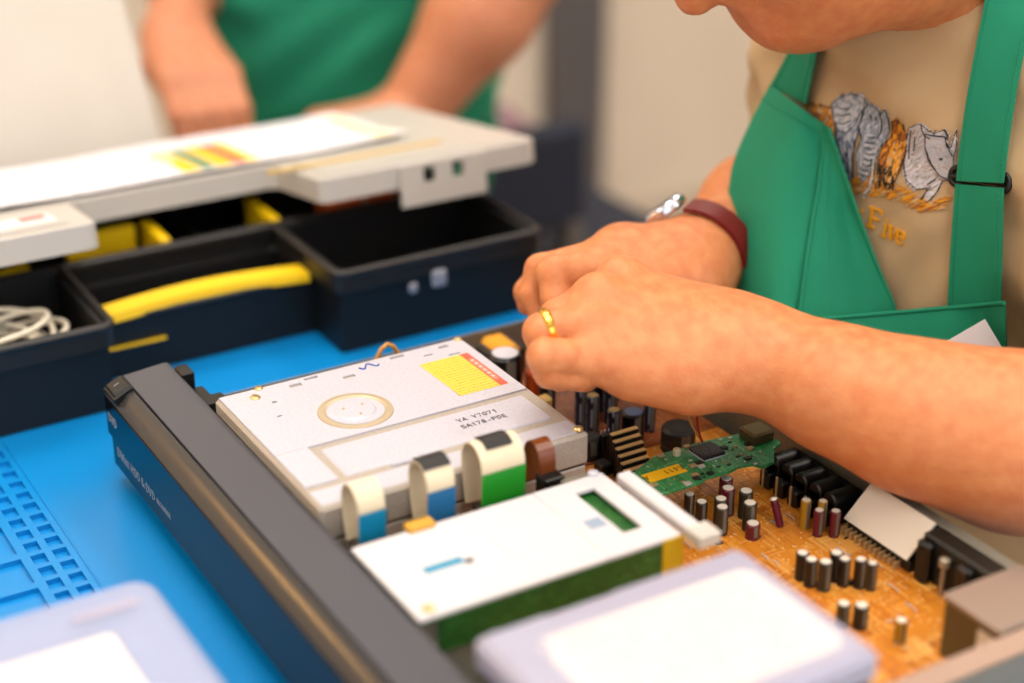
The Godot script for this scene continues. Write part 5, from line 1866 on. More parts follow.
func skin_field() -> Field:
	var f := Field.new()
	f.cap(Vector3(-0.0350, 0.2150, -0.5100), Vector3(0.1550, 0.2220, -0.5450), 0.0500, 0.0520, 0.0500)
	f.ell(Vector3(0.0480, 0.1200, -0.5300), Vector3(0.1300, 0.1900, 0.0950), 0.0500, Basis())
	f.ell(Vector3(0.0400, -0.0500, -0.5500), Vector3(0.1500, 0.2100, 0.1100), 0.0600, Basis())
	f.cap(Vector3(0.1750, 0.2150, -0.5450), Vector3(0.3119, 0.0748, -0.4127), 0.0500, 0.0450, 0.0400)
	f.cap(Vector3(0.3119, 0.0748, -0.4127), Vector3(0.2732, 0.0898, -0.3508), 0.0455, 0.0445, 0.0300)
	f.cap(Vector3(0.2732, 0.0898, -0.3508), Vector3(0.2344, 0.0996, -0.3098), 0.0445, 0.0368, 0.0300)
	f.cap(Vector3(0.2344, 0.0996, -0.3098), Vector3(0.1982, 0.1094, -0.2816), 0.0368, 0.0320, 0.0300)
	f.cap(Vector3(0.1982, 0.1094, -0.2816), Vector3(0.1573, 0.1171, -0.2611), 0.0320, 0.0278, 0.0200)
	f.cap(Vector3(0.1573, 0.1171, -0.2611), Vector3(0.1410, 0.1200, -0.2429), 0.0278, 0.0262, 0.0200)
	f.cap(Vector3(0.1566, 0.1166, -0.2335), Vector3(0.1304, 0.1247, -0.1646), 0.0215, 0.0125, 0.0200)
	f.cap(Vector3(0.1487, 0.1214, -0.2420), Vector3(0.1172, 0.1385, -0.1703), 0.0205, 0.0125, 0.0200)
	f.cap(Vector3(0.1412, 0.1247, -0.2475), Vector3(0.1037, 0.1487, -0.1850), 0.0200, 0.0130, 0.0200)
	f.cap(Vector3(0.1287, 0.1226, -0.2571), Vector3(0.0918, 0.1501, -0.2096), 0.0190, 0.0130, 0.0200)
	f.cap(Vector3(0.1542, 0.1111, -0.2159), Vector3(0.1396, 0.1160, -0.1872), 0.0200, 0.0150, 0.0120)
	f.cap(Vector3(0.1230, 0.1018, -0.2392), Vector3(0.1047, 0.1098, -0.2157), 0.0220, 0.0180, 0.0200)
	f.cap(Vector3(0.1304, 0.1247, -0.1646), Vector3(0.1289, 0.1325, -0.1455), 0.0118, 0.0100, 0.0035)
	f.cap(Vector3(0.1289, 0.1325, -0.1455), Vector3(0.1254, 0.1339, -0.1366), 0.0100, 0.0103, 0.0020)
	f.cap(Vector3(0.1254, 0.1339, -0.1366), Vector3(0.1269, 0.1236, -0.1384), 0.0100, 0.0088, 0.0020)
	f.cap(Vector3(0.1269, 0.1236, -0.1384), Vector3(0.1324, 0.1188, -0.1541), 0.0086, 0.0074, 0.0012)
	f.cap(Vector3(0.1172, 0.1385, -0.1703), Vector3(0.1113, 0.1422, -0.1552), 0.0122, 0.0102, 0.0025)
	f.cap(Vector3(0.1113, 0.1422, -0.1552), Vector3(0.1081, 0.1396, -0.1453), 0.0102, 0.0108, 0.0015)
	f.cap(Vector3(0.1081, 0.1396, -0.1453), Vector3(0.1131, 0.1157, -0.1490), 0.0105, 0.0094, 0.0030)
	f.cap(Vector3(0.1131, 0.1157, -0.1490), Vector3(0.1187, 0.1095, -0.1679), 0.0092, 0.0082, 0.0030)
	f.cap(Vector3(0.1037, 0.1487, -0.1850), Vector3(0.0975, 0.1401, -0.1626), 0.0128, 0.0110, 0.0060)
	f.cap(Vector3(0.0975, 0.1401, -0.1626), Vector3(0.0948, 0.1186, -0.1577), 0.0105, 0.0094, 0.0030)
	f.cap(Vector3(0.0948, 0.1186, -0.1577), Vector3(0.1016, 0.1037, -0.1619), 0.0092, 0.0082, 0.0030)
	f.cap(Vector3(0.0918, 0.1501, -0.2096), Vector3(0.0826, 0.1341, -0.1859), 0.0125, 0.0108, 0.0060)
	f.cap(Vector3(0.0826, 0.1341, -0.1859), Vector3(0.0748, 0.1178, -0.1730), 0.0102, 0.0090, 0.0030)
	f.cap(Vector3(0.0748, 0.1178, -0.1730), Vector3(0.0818, 0.1021, -0.1660), 0.0088, 0.0078, 0.0030)
	f.cap(Vector3(0.1045, 0.1066, -0.2232), Vector3(0.0892, 0.0990, -0.2015), 0.0150, 0.0120, 0.0080)
	f.cap(Vector3(0.0892, 0.0990, -0.2015), Vector3(0.0845, 0.0967, -0.1763), 0.0112, 0.0098, 0.0040)
	f.cap(Vector3(0.1335, 0.1293, -0.1647), Vector3(0.1329, 0.1295, -0.1620), 0.0085, 0.0077, 0.0100)
	f.cap(Vector3(0.1203, 0.1431, -0.1704), Vector3(0.1193, 0.1437, -0.1679), 0.0092, 0.0083, 0.0100)
	f.cap(Vector3(0.1068, 0.1533, -0.1851), Vector3(0.1054, 0.1542, -0.1830), 0.0098, 0.0088, 0.0100)
	f.cap(Vector3(0.0949, 0.1547, -0.2097), Vector3(0.0932, 0.1556, -0.2083), 0.0098, 0.0088, 0.0100)
	f.cap(Vector3(0.1228, 0.1468, -0.1704), Vector3(0.1443, 0.1422, -0.2090), 0.0028, 0.0024, 0.0060)
	f.cap(Vector3(0.1093, 0.1570, -0.1851), Vector3(0.1344, 0.1469, -0.2178), 0.0028, 0.0024, 0.0060)
	f.cap(Vector3(0.0974, 0.1584, -0.2097), Vector3(0.1238, 0.1475, -0.2326), 0.0028, 0.0024, 0.0060)
	f.cap(Vector3(0.1360, 0.1330, -0.1647), Vector3(0.1546, 0.1332, -0.2030), 0.0028, 0.0024, 0.0060)
	f.cap(Vector3(-0.0500, 0.2050, -0.5050), Vector3(-0.1260, 0.1188, -0.5383), 0.0440, 0.0380, 0.0400)
	f.cap(Vector3(-0.1260, 0.1188, -0.5383), Vector3(-0.0352, 0.1167, -0.4082), 0.0380, 0.0310, 0.0300)
	f.cap(Vector3(-0.0352, 0.1167, -0.4082), Vector3(0.0137, 0.1098, -0.3221), 0.0310, 0.0265, 0.0300)
	f.cap(Vector3(0.0137, 0.1098, -0.3221), Vector3(0.0147, 0.1112, -0.3034), 0.0285, 0.0255, 0.0200)
	f.cap(Vector3(0.0276, 0.1098, -0.3087), Vector3(0.0135, 0.1228, -0.2474), 0.0190, 0.0125, 0.0200)
	f.cap(Vector3(0.0201, 0.1112, -0.3125), Vector3(0.0005, 0.1240, -0.2590), 0.0185, 0.0125, 0.0200)
	f.cap(Vector3(0.0112, 0.1109, -0.3189), Vector3(-0.0116, 0.1196, -0.2735), 0.0180, 0.0120, 0.0200)
	f.cap(Vector3(0.0045, 0.1071, -0.3257), Vector3(-0.0191, 0.1114, -0.2900), 0.0170, 0.0115, 0.0200)
	f.cap(Vector3(0.0025, 0.1272, -0.2740), Vector3(-0.0056, 0.1266, -0.2771), 0.0110, 0.0110, 0.0140)
	f.cap(Vector3(0.0412, 0.1049, -0.2990), Vector3(0.0383, 0.1083, -0.2541), 0.0200, 0.0160, 0.0200)
	f.cap(Vector3(0.0135, 0.1228, -0.2474), Vector3(0.0092, 0.1255, -0.2146), 0.0125, 0.0108, 0.0050)
	f.cap(Vector3(0.0092, 0.1255, -0.2146), Vector3(0.0205, 0.1116, -0.2100), 0.0108, 0.0094, 0.0030)
	f.cap(Vector3(0.0205, 0.1116, -0.2100), Vector3(0.0285, 0.1001, -0.2192), 0.0092, 0.0080, 0.0030)
	f.cap(Vector3(0.0005, 0.1240, -0.2590), Vector3(-0.0092, 0.1197, -0.2172), 0.0120, 0.0104, 0.0040)
	f.cap(Vector3(-0.0092, 0.1197, -0.2172), Vector3(-0.0062, 0.1058, -0.2094), 0.0104, 0.0092, 0.0030)
	f.cap(Vector3(-0.0062, 0.1058, -0.2094), Vector3(0.0023, 0.0950, -0.2095), 0.0090, 0.0078, 0.0030)
	f.cap(Vector3(-0.0116, 0.1196, -0.2735), Vector3(-0.0238, 0.1084, -0.2255), 0.0110, 0.0096, 0.0040)
	f.cap(Vector3(-0.0238, 0.1084, -0.2255), Vector3(-0.0259, 0.0982, -0.2169), 0.0096, 0.0086, 0.0030)
	f.cap(Vector3(-0.0259, 0.0982, -0.2169), Vector3(-0.0225, 0.0905, -0.2156), 0.0084, 0.0072, 0.0030)
	f.cap(Vector3(-0.0191, 0.1114, -0.2900), Vector3(-0.0301, 0.0990, -0.2451), 0.0100, 0.0088, 0.0040)
	f.cap(Vector3(-0.0301, 0.0990, -0.2451), Vector3(-0.0329, 0.0886, -0.2352), 0.0088, 0.0078, 0.0030)
	f.cap(Vector3(-0.0329, 0.0886, -0.2352), Vector3(-0.0300, 0.0814, -0.2334), 0.0076, 0.0068, 0.0030)
	f.cap(Vector3(0.0468, 0.1112, -0.2558), Vector3(0.0427, 0.1076, -0.2285), 0.0145, 0.0115, 0.0080)
	f.cap(Vector3(0.0427, 0.1076, -0.2285), Vector3(0.0355, 0.1011, -0.2147), 0.0110, 0.0092, 0.0040)
	f.cap(Vector3(0.0241, 0.2929, -0.3646), Vector3(0.0070, 0.3689, -0.3998), 0.0200, 0.0200, 0.0250)
	f.cap(Vector3(0.0078, 0.3546, -0.3139), Vector3(0.0074, 0.3329, -0.3552), 0.0200, 0.0200, 0.0300)
	f.cap(Vector3(0.0231, 0.3108, -0.3129), Vector3(0.0216, 0.3126, -0.3145), 0.0075, 0.0075, 0.0080)
	f.cap(Vector3(0.0248, 0.3702, -0.2671), Vector3(-0.0053, 0.3805, -0.2791), 0.0100, 0.0100, 0.0120)
	f.cap(Vector3(0.0512, 0.2878, -0.3602), Vector3(0.1041, 0.3506, -0.3840), 0.0200, 0.0200, 0.0250)
	f.cap(Vector3(0.0719, 0.3425, -0.3035), Vector3(0.0773, 0.3197, -0.3438), 0.0200, 0.0200, 0.0300)
	f.cap(Vector3(0.0425, 0.3071, -0.3097), Vector3(0.0449, 0.3082, -0.3107), 0.0075, 0.0075, 0.0080)
	f.cap(Vector3(0.0481, 0.3658, -0.2633), Vector3(0.0820, 0.3640, -0.2649), 0.0100, 0.0100, 0.0120)
	f.cap(Vector3(0.0275, 0.2848, -0.3570), Vector3(0.0430, 0.2818, -0.3545), 0.0195, 0.0195, 0.0200)
	f.cap(Vector3(0.0287, 0.2956, -0.3014), Vector3(0.0348, 0.3514, -0.2744), 0.0130, 0.0075, 0.0120)
	f.cap(Vector3(0.0196, 0.3020, -0.3265), Vector3(0.0467, 0.2969, -0.3221), 0.0085, 0.0085, 0.0100)
	f.cap(Vector3(0.0199, 0.2932, -0.3388), Vector3(0.0471, 0.2880, -0.3344), 0.0090, 0.0090, 0.0080)
	f.cap(Vector3(0.0575, 0.2974, -0.3748), Vector3(0.0851, 0.3197, -0.4042), 0.0310, 0.0360, 0.0300)
	f.cap(Vector3(0.0303, 0.3026, -0.3792), Vector3(0.0230, 0.3314, -0.4143), 0.0280, 0.0340, 0.0300)
	f.cap(Vector3(0.0493, 0.3304, -0.3877), Vector3(0.0621, 0.3318, -0.4644), 0.0500, 0.0560, 0.0400)
	f.cap(Vector3(0.0613, 0.3556, -0.4319), Vector3(0.0300, 0.2550, -0.5350), 0.0560, 0.0620, 0.0400)
	f.ell(Vector3(0.0607, 0.4421, -0.3280), Vector3(0.0760, 0.0880, 0.1000), 0.0300, Basis(Vector3(0.9703, -0.1830, 0.1584), Vector3(0.0096, 0.6830, 0.7303), Vector3(-0.2418, -0.7071, 0.6645)))
	f.ell(Vector3(0.0476, 0.3712, -0.3300), Vector3(0.0660, 0.0780, 0.0600), 0.0300, Basis(Vector3(0.9703, -0.1830, 0.1584), Vector3(0.0096, 0.6830, 0.7303), Vector3(-0.2418, -0.7071, 0.6645)))
	f.ell(Vector3(-0.0132, 0.4234, -0.3643), Vector3(0.0060, 0.0300, 0.0180), 0.0060, Basis(Vector3(0.9703, -0.1830, 0.1584), Vector3(0.0096, 0.6830, 0.7303), Vector3(-0.2418, -0.7071, 0.6645)))
	f.ell(Vector3(0.1304, 0.3963, -0.3408), Vector3(0.0060, 0.0300, 0.0180), 0.0060, Basis(Vector3(0.9703, -0.1830, 0.1584), Vector3(0.0096, 0.6830, 0.7303), Vector3(-0.2418, -0.7071, 0.6645)))
	return f


func shirt_field() -> Field:
	var f := Field.new()
	f.cap(Vector3(-0.0400, 0.2220, -0.5050), Vector3(0.1550, 0.2320, -0.5400), 0.0620, 0.0660, 0.0500)
	f.cap(Vector3(0.1750, 0.2150, -0.5450), Vector3(0.2571, 0.1309, -0.4656), 0.0680, 0.0660, 0.0500)
	f.cap(Vector3(-0.0600, 0.2050, -0.5000), Vector3(-0.0660, 0.1000, -0.5100), 0.0580, 0.0540, 0.0400)
	f.cap(Vector3(0.0300, 0.2500, -0.5150), Vector3(0.0350, 0.2920, -0.4700), 0.0640, 0.0600, 0.0300)
	f.ell(Vector3(0.0480, 0.1300, -0.5250), Vector3(0.1500, 0.2000, 0.1180), 0.0500, Basis())
	f.ell(Vector3(0.0400, -0.0600, -0.5450), Vector3(0.1750, 0.2250, 0.1300), 0.0800, Basis())
	return f


func second_skin_field() -> Field:
	var f := Field.new()
	f.cap(Vector3(-0.7342, 0.3292, -0.6169), Vector3(-0.5966, 0.1865, -0.5662), 0.0540, 0.0490, 0.0400)
	f.cap(Vector3(-0.5966, 0.1865, -0.5662), Vector3(-0.6127, 0.1167, -0.5182), 0.0500, 0.0500, 0.0300)
	f.cap(Vector3(-0.6127, 0.1167, -0.5182), Vector3(-0.6369, 0.0119, -0.4463), 0.0500, 0.0340, 0.0300)
	f.cap(Vector3(-0.9280, 0.3292, -0.2901), Vector3(-0.8927, 0.1802, -0.3226), 0.0410, 0.0372, 0.0400)
	f.cap(Vector3(-0.8927, 0.1802, -0.3226), Vector3(-0.8397, 0.1466, -0.2943), 0.0380, 0.0380, 0.0300)
	f.cap(Vector3(-0.8397, 0.1466, -0.2943), Vector3(-0.7602, 0.0962, -0.2519), 0.0380, 0.0258, 0.0300)
	f.cap(Vector3(-0.6516, 0.0119, -0.4432), Vector3(-0.6574, 0.0163, -0.3557), 0.0190, 0.0130, 0.0200)
	f.cap(Vector3(-0.6574, 0.0163, -0.3557), Vector3(-0.6542, -0.0001, -0.3259), 0.0115, 0.0105, 0.0060)
	f.cap(Vector3(-0.6542, -0.0001, -0.3259), Vector3(-0.6547, -0.0283, -0.3299), 0.0100, 0.0090, 0.0040)
	f.cap(Vector3(-0.6547, -0.0283, -0.3299), Vector3(-0.6565, -0.0352, -0.3478), 0.0088, 0.0080, 0.0030)
	f.cap(Vector3(-0.6418, 0.0119, -0.4453), Vector3(-0.6378, 0.0163, -0.3598), 0.0190, 0.0130, 0.0200)
	f.cap(Vector3(-0.6378, 0.0163, -0.3598), Vector3(-0.6347, -0.0001, -0.3300), 0.0115, 0.0105, 0.0060)
	f.cap(Vector3(-0.6347, -0.0001, -0.3300), Vector3(-0.6351, -0.0283, -0.3340), 0.0100, 0.0090, 0.0040)
	f.cap(Vector3(-0.6351, -0.0283, -0.3340), Vector3(-0.6370, -0.0352, -0.3519), 0.0088, 0.0080, 0.0030)
	f.cap(Vector3(-0.6320, 0.0119, -0.4473), Vector3(-0.6182, 0.0163, -0.3639), 0.0190, 0.0130, 0.0200)
	f.cap(Vector3(-0.6182, 0.0163, -0.3639), Vector3(-0.6151, -0.0001, -0.3341), 0.0115, 0.0105, 0.0060)
	f.cap(Vector3(-0.6151, -0.0001, -0.3341), Vector3(-0.6155, -0.0283, -0.3381), 0.0100, 0.0090, 0.0040)
	f.cap(Vector3(-0.6155, -0.0283, -0.3381), Vector3(-0.6174, -0.0352, -0.3560), 0.0088, 0.0080, 0.0030)
	f.cap(Vector3(-0.6222, 0.0119, -0.4494), Vector3(-0.5987, 0.0163, -0.3681), 0.0190, 0.0130, 0.0200)
	f.cap(Vector3(-0.5987, 0.0163, -0.3681), Vector3(-0.5955, -0.0001, -0.3383), 0.0115, 0.0105, 0.0060)
	f.cap(Vector3(-0.5955, -0.0001, -0.3383), Vector3(-0.5959, -0.0283, -0.3422), 0.0100, 0.0090, 0.0040)
	f.cap(Vector3(-0.5959, -0.0283, -0.3422), Vector3(-0.5978, -0.0352, -0.3601), 0.0088, 0.0080, 0.0030)
	f.cap(Vector3(-0.6359, 0.0124, -0.4364), Vector3(-0.6631, -0.0015, -0.4103), 0.0200, 0.0150, 0.0150)
	f.cap(Vector3(-0.6631, -0.0015, -0.4103), Vector3(-0.6536, -0.0147, -0.3768), 0.0120, 0.0095, 0.0060)
	f.cap(Vector3(-0.7617, 0.0962, -0.2370), Vector3(-0.6818, 0.0738, -0.2119), 0.0190, 0.0130, 0.0200)
	f.cap(Vector3(-0.6818, 0.0738, -0.2119), Vector3(-0.6474, 0.0488, -0.2083), 0.0115, 0.0105, 0.0060)
	f.cap(Vector3(-0.6474, 0.0488, -0.2083), Vector3(-0.6424, 0.0233, -0.2088), 0.0100, 0.0090, 0.0040)
	f.cap(Vector3(-0.6424, 0.0233, -0.2088), Vector3(-0.6577, 0.0224, -0.2109), 0.0088, 0.0080, 0.0030)
	f.cap(Vector3(-0.7607, 0.0962, -0.2469), Vector3(-0.6798, 0.0738, -0.2318), 0.0190, 0.0130, 0.0200)
	f.cap(Vector3(-0.6798, 0.0738, -0.2318), Vector3(-0.6454, 0.0488, -0.2282), 0.0115, 0.0105, 0.0060)
	f.cap(Vector3(-0.6454, 0.0488, -0.2282), Vector3(-0.6404, 0.0233, -0.2287), 0.0100, 0.0090, 0.0040)
	f.cap(Vector3(-0.6404, 0.0233, -0.2287), Vector3(-0.6557, 0.0224, -0.2308), 0.0088, 0.0080, 0.0030)
	f.cap(Vector3(-0.7597, 0.0962, -0.2569), Vector3(-0.6778, 0.0738, -0.2517), 0.0190, 0.0130, 0.0200)
	f.cap(Vector3(-0.6778, 0.0738, -0.2517), Vector3(-0.6434, 0.0488, -0.2481), 0.0115, 0.0105, 0.0060)
	f.cap(Vector3(-0.6434, 0.0488, -0.2481), Vector3(-0.6384, 0.0233, -0.2486), 0.0100, 0.0090, 0.0040)
	f.cap(Vector3(-0.6384, 0.0233, -0.2486), Vector3(-0.6537, 0.0224, -0.2507), 0.0088, 0.0080, 0.0030)
	f.cap(Vector3(-0.7587, 0.0962, -0.2668), Vector3(-0.6758, 0.0738, -0.2716), 0.0190, 0.0130, 0.0200)
	f.cap(Vector3(-0.6758, 0.0738, -0.2716), Vector3(-0.6414, 0.0488, -0.2680), 0.0115, 0.0105, 0.0060)
	f.cap(Vector3(-0.6414, 0.0488, -0.2680), Vector3(-0.6364, 0.0233, -0.2685), 0.0100, 0.0090, 0.0040)
	f.cap(Vector3(-0.6364, 0.0233, -0.2685), Vector3(-0.6517, 0.0224, -0.2706), 0.0088, 0.0080, 0.0030)
	f.cap(Vector3(-0.7506, 0.0936, -0.2507), Vector3(-0.7297, 0.0741, -0.2185), 0.0200, 0.0150, 0.0150)
	f.cap(Vector3(-0.7297, 0.0741, -0.2185), Vector3(-0.6909, 0.0506, -0.2202), 0.0120, 0.0095, 0.0060)
	f.ell(Vector3(-0.8311, 0.0192, -0.4535), Vector3(0.1050, 0.3200, 0.1650), 0.0500, Basis(Vector3(0.8601, 0.0000, 0.5101), Vector3(0.0000, 1.0000, 0.0000), Vector3(-0.5101, 0.0000, 0.8601)))
	f.cap(Vector3(-0.7178, 0.4504, -0.4595), Vector3(-0.7391, 0.5172, -0.5164), 0.0200, 0.0200, 0.0250)
	f.cap(Vector3(-0.6489, 0.5404, -0.4187), Vector3(-0.6386, 0.5436, -0.4510), 0.0100, 0.0100, 0.0120)
	f.cap(Vector3(-0.7300, 0.4504, -0.4389), Vector3(-0.7901, 0.5172, -0.4304), 0.0200, 0.0200, 0.0250)
	f.cap(Vector3(-0.6612, 0.5404, -0.3981), Vector3(-0.6846, 0.5436, -0.3736), 0.0100, 0.0100, 0.0120)
	f.cap(Vector3(-0.6767, 0.4768, -0.4213), Vector3(-0.6616, 0.5236, -0.4123), 0.0120, 0.0075, 0.0120)
	f.cap(Vector3(-0.6875, 0.4624, -0.4439), Vector3(-0.7018, 0.4624, -0.4198), 0.0085, 0.0085, 0.0100)
	f.cap(Vector3(-0.6966, 0.4516, -0.4493), Vector3(-0.7109, 0.4516, -0.4252), 0.0090, 0.0090, 0.0080)
	f.cap(Vector3(-0.7861, 0.5172, -0.4861), Vector3(-0.8311, 0.3692, -0.4535), 0.0540, 0.0620, 0.0400)
	f.ell(Vector3(-0.7199, 0.6032, -0.4469), Vector3(0.0760, 0.0880, 0.0980), 0.0300, Basis(Vector3(-0.5101, 0.0000, 0.8601), Vector3(0.5161, 0.8000, 0.3060), Vector3(0.6881, -0.6000, 0.4081)))
	f.ell(Vector3(-0.7139, 0.5292, -0.4433), Vector3(0.0640, 0.0780, 0.0580), 0.0300, Basis(Vector3(-0.5101, 0.0000, 0.8601), Vector3(0.5161, 0.8000, 0.3060), Vector3(0.6881, -0.6000, 0.4081)))
	f.ell(Vector3(-0.6994, 0.5682, -0.5207), Vector3(0.0060, 0.0300, 0.0180), 0.0060, Basis(Vector3(-0.5101, 0.0000, 0.8601), Vector3(0.5161, 0.8000, 0.3060), Vector3(0.6881, -0.6000, 0.4081)))
	f.ell(Vector3(-0.7749, 0.5682, -0.3934), Vector3(0.0060, 0.0300, 0.0180), 0.0060, Basis(Vector3(-0.5101, 0.0000, 0.8601), Vector3(0.5161, 0.8000, 0.3060), Vector3(0.6881, -0.6000, 0.4081)))
	return f


func second_apron_field() -> Field:
	var f := Field.new()
	f.cap(Vector3(-0.7699, 0.3292, -0.5567), Vector3(-0.8923, 0.3292, -0.3503), 0.0750, 0.0750, 0.0600)
	f.ell(Vector3(-0.8311, 0.0192, -0.4535), Vector3(0.1250, 0.3400, 0.1850), 0.0500, Basis(Vector3(0.8601, 0.0000, 0.5101), Vector3(0.0000, 1.0000, 0.0000), Vector3(-0.5101, 0.0000, 0.8601)))
	return f


const STITCHES := {
	"leopard": [-0.0752, 0.0325, -0.0676, 0.0325, -0.0504, 0.0324, -0.0418, 0.0309, -0.0373, 0.0205, -0.0341, 0.0087, -0.0341, -0.0076, -0.0393, -0.0002, -0.0440, 0.0116, -0.0498, 0.0216, -0.0643, 0.0261],
	"elephant": [-0.0429, 0.0331, -0.0362, 0.0385, -0.0272, 0.0405, -0.0162, 0.0387, -0.0118, 0.0343, -0.0158, 0.0249, -0.0175, 0.0131, -0.0202, -0.0006, -0.0240, -0.0154, -0.0298, -0.0167, -0.0332, -0.0066, -0.0336, 0.0071, -0.0355, 0.0189, -0.0409, 0.0272],
	"ear": [-0.0425, 0.0340, -0.0362, 0.0385, -0.0272, 0.0405, -0.0157, 0.0387, -0.0122, 0.0343, -0.0182, 0.0282, -0.0212, 0.0196, -0.0264, 0.0160, -0.0329, 0.0173, -0.0395, 0.0255],
	"elephant_head": [-0.0150, 0.0317, -0.0086, 0.0344, -0.0023, 0.0322, 0.0004, 0.0286, 0.0043, 0.0321, 0.0061, 0.0259, 0.0056, 0.0192, 0.0025, 0.0124, -0.0013, 0.0069, -0.0027, -0.0012, -0.0081, -0.0125, -0.0140, -0.0152, -0.0168, -0.0089, -0.0166, 0.0030, -0.0136, 0.0133, -0.0168, 0.0215],
	"trunk": [-0.0101, 0.0168, -0.0032, 0.0171, -0.0023, 0.0072, -0.0034, -0.0030, -0.0097, -0.0135, -0.0144, -0.0147, -0.0152, -0.0105, -0.0101, -0.0034, -0.0100, 0.0067],
	"lion": [0.0079, 0.0243, 0.0107, 0.0257, 0.0156, 0.0221, 0.0182, 0.0148, 0.0178, 0.0016, 0.0159, -0.0068, 0.0123, -0.0154, 0.0086, -0.0173, 0.0055, -0.0125, 0.0014, -0.0060, -0.0008, 0.0022, 0.0022, 0.0107, 0.0069, 0.0151],
	"lion_face": [0.0085, 0.0111, 0.0142, 0.0113, 0.0160, 0.0015, 0.0137, -0.0103, 0.0095, -0.0156, 0.0068, -0.0090, 0.0060, 0.0026],
	"rhino": [0.0194, 0.0206, 0.0257, 0.0233, 0.0301, 0.0238, 0.0355, 0.0205, 0.0399, 0.0184, 0.0466, 0.0212, 0.0485, 0.0174, 0.0471, 0.0128, 0.0507, 0.0078, 0.0500, -0.0000, 0.0476, -0.0097, 0.0425, -0.0111, 0.0408, -0.0170, 0.0357, -0.0247, 0.0314, -0.0233, 0.0340, -0.0157, 0.0270, -0.0170, 0.0206, -0.0115, 0.0185, -0.0017, 0.0180, 0.0115],
	"rhino_head": [0.0339, 0.0180, 0.0469, 0.0169, 0.0471, 0.0120, 0.0510, 0.0073, 0.0500, -0.0000, 0.0476, -0.0092, 0.0408, -0.0079, 0.0355, -0.0008, 0.0331, 0.0089],
	"horn": [0.0505, 0.0114, 0.0537, 0.0215, 0.0536, 0.0115, 0.0511, 0.0049, 0.0481, 0.0080],
	"tusk": [-0.0050, 0.0003, -0.0028, 0.0004, -0.0019, -0.0113, -0.0054, -0.0200, -0.0112, -0.0238, -0.0121, -0.0222, -0.0065, -0.0175, -0.0040, -0.0097],
	"grass": [-0.0310, -0.0168, -0.0099, -0.0084, 0.0004, -0.0078, 0.0180, -0.0167, 0.0340, -0.0240, 0.0484, -0.0198, 0.0458, -0.0283, 0.0306, -0.0309, 0.0125, -0.0238, -0.0095, -0.0223, -0.0272, -0.0225],
}

const LINES := [
	[0.0306, 0.0243, 0.0317, 0.0203, 0.0341, 0.0168, 0.0375, 0.0153],
	[0.0334, 0.0086, 0.0340, 0.0024, 0.0364, -0.0024, 0.0408, -0.0074, 0.0462, -0.0097],
	[0.0348, 0.0180, 0.0400, 0.0171, 0.0469, 0.0169],
	[0.0409, 0.0028, 0.0433, 0.0032],
	[0.0413, 0.0021, 0.0430, 0.0024],
	[0.0471, 0.0120, 0.0486, 0.0093, 0.0499, 0.0048],
	[0.0222, 0.0199, 0.0211, 0.0117, 0.0219, 0.0018],
	[0.0260, 0.0160, 0.0250, 0.0069],
	[0.0339, -0.0132, 0.0365, -0.0114, 0.0391, -0.0101],
	[0.0314, -0.0233, 0.0336, -0.0182, 0.0365, -0.0147],
	[0.0399, 0.0184, 0.0415, 0.0207],
	[0.0466, 0.0212, 0.0485, 0.0174, 0.0470, 0.0141],
	[-0.0135, 0.0321, -0.0154, 0.0250, -0.0166, 0.0207, -0.0136, 0.0141],
	[0.0004, 0.0290, 0.0014, 0.0232, 0.0001, 0.0173, -0.0022, 0.0130],
	[-0.0084, 0.0286, -0.0068, 0.0253],
	[-0.0032, 0.0272, -0.0043, 0.0244],
	[-0.0097, 0.0143, -0.0063, 0.0137, -0.0031, 0.0145],
	[-0.0100, 0.0109, -0.0064, 0.0103, -0.0027, 0.0112],
	[-0.0100, 0.0074, -0.0064, 0.0068, -0.0027, 0.0076],
	[-0.0103, 0.0039, -0.0066, 0.0031, -0.0030, 0.0041],
	[-0.0107, 0.0003, -0.0071, -0.0007, -0.0036, 0.0004],
	[-0.0119, -0.0031, -0.0084, -0.0043, -0.0047, -0.0034],
	[-0.0134, -0.0066, -0.0104, -0.0078, -0.0066, -0.0069],
	[-0.0146, -0.0101, -0.0120, -0.0111, -0.0090, -0.0104],
	[-0.0300, 0.0090, -0.0306, -0.0013, -0.0286, -0.0114],
	[-0.0231, 0.0111, -0.0240, -0.0009, -0.0249, -0.0112],
	[-0.0175, 0.0114, -0.0190, -0.0006, -0.0216, -0.0126],
	[-0.0385, 0.0324, -0.0335, 0.0309, -0.0270, 0.0315],
	[-0.0366, 0.0274, -0.0309, 0.0268, -0.0250, 0.0282],
	[-0.0331, 0.0216, -0.0283, 0.0218, -0.0237, 0.0242],
	[0.0096, 0.0075, 0.0116, 0.0066],
	[0.0135, 0.0077, 0.0149, 0.0084],
	[0.0111, 0.0012, 0.0110, -0.0063, 0.0122, -0.0095],
	[0.0094, -0.0136, 0.0116, -0.0146, 0.0134, -0.0130],
	[0.0055, -0.0125, 0.0040, -0.0075, 0.0026, -0.0026],
	[0.0159, -0.0068, 0.0173, -0.0034, 0.0178, 0.0016]]

const LETTERS := [["g", -0.0180, -0.0355], ["F", -0.0042, -0.0381], ["i", 0.0032, -0.0440], ["v", 0.0090, -0.0455], ["e", 0.0161, -0.0472]]

const CHEST := [Vector3(0.0811, 0.1858, -0.4147), Vector3(0.9597, 0.1862, -0.2105), Vector3(-0.2160, 0.9679, -0.1287), Vector3(0.1798, 0.1690, 0.9691)]

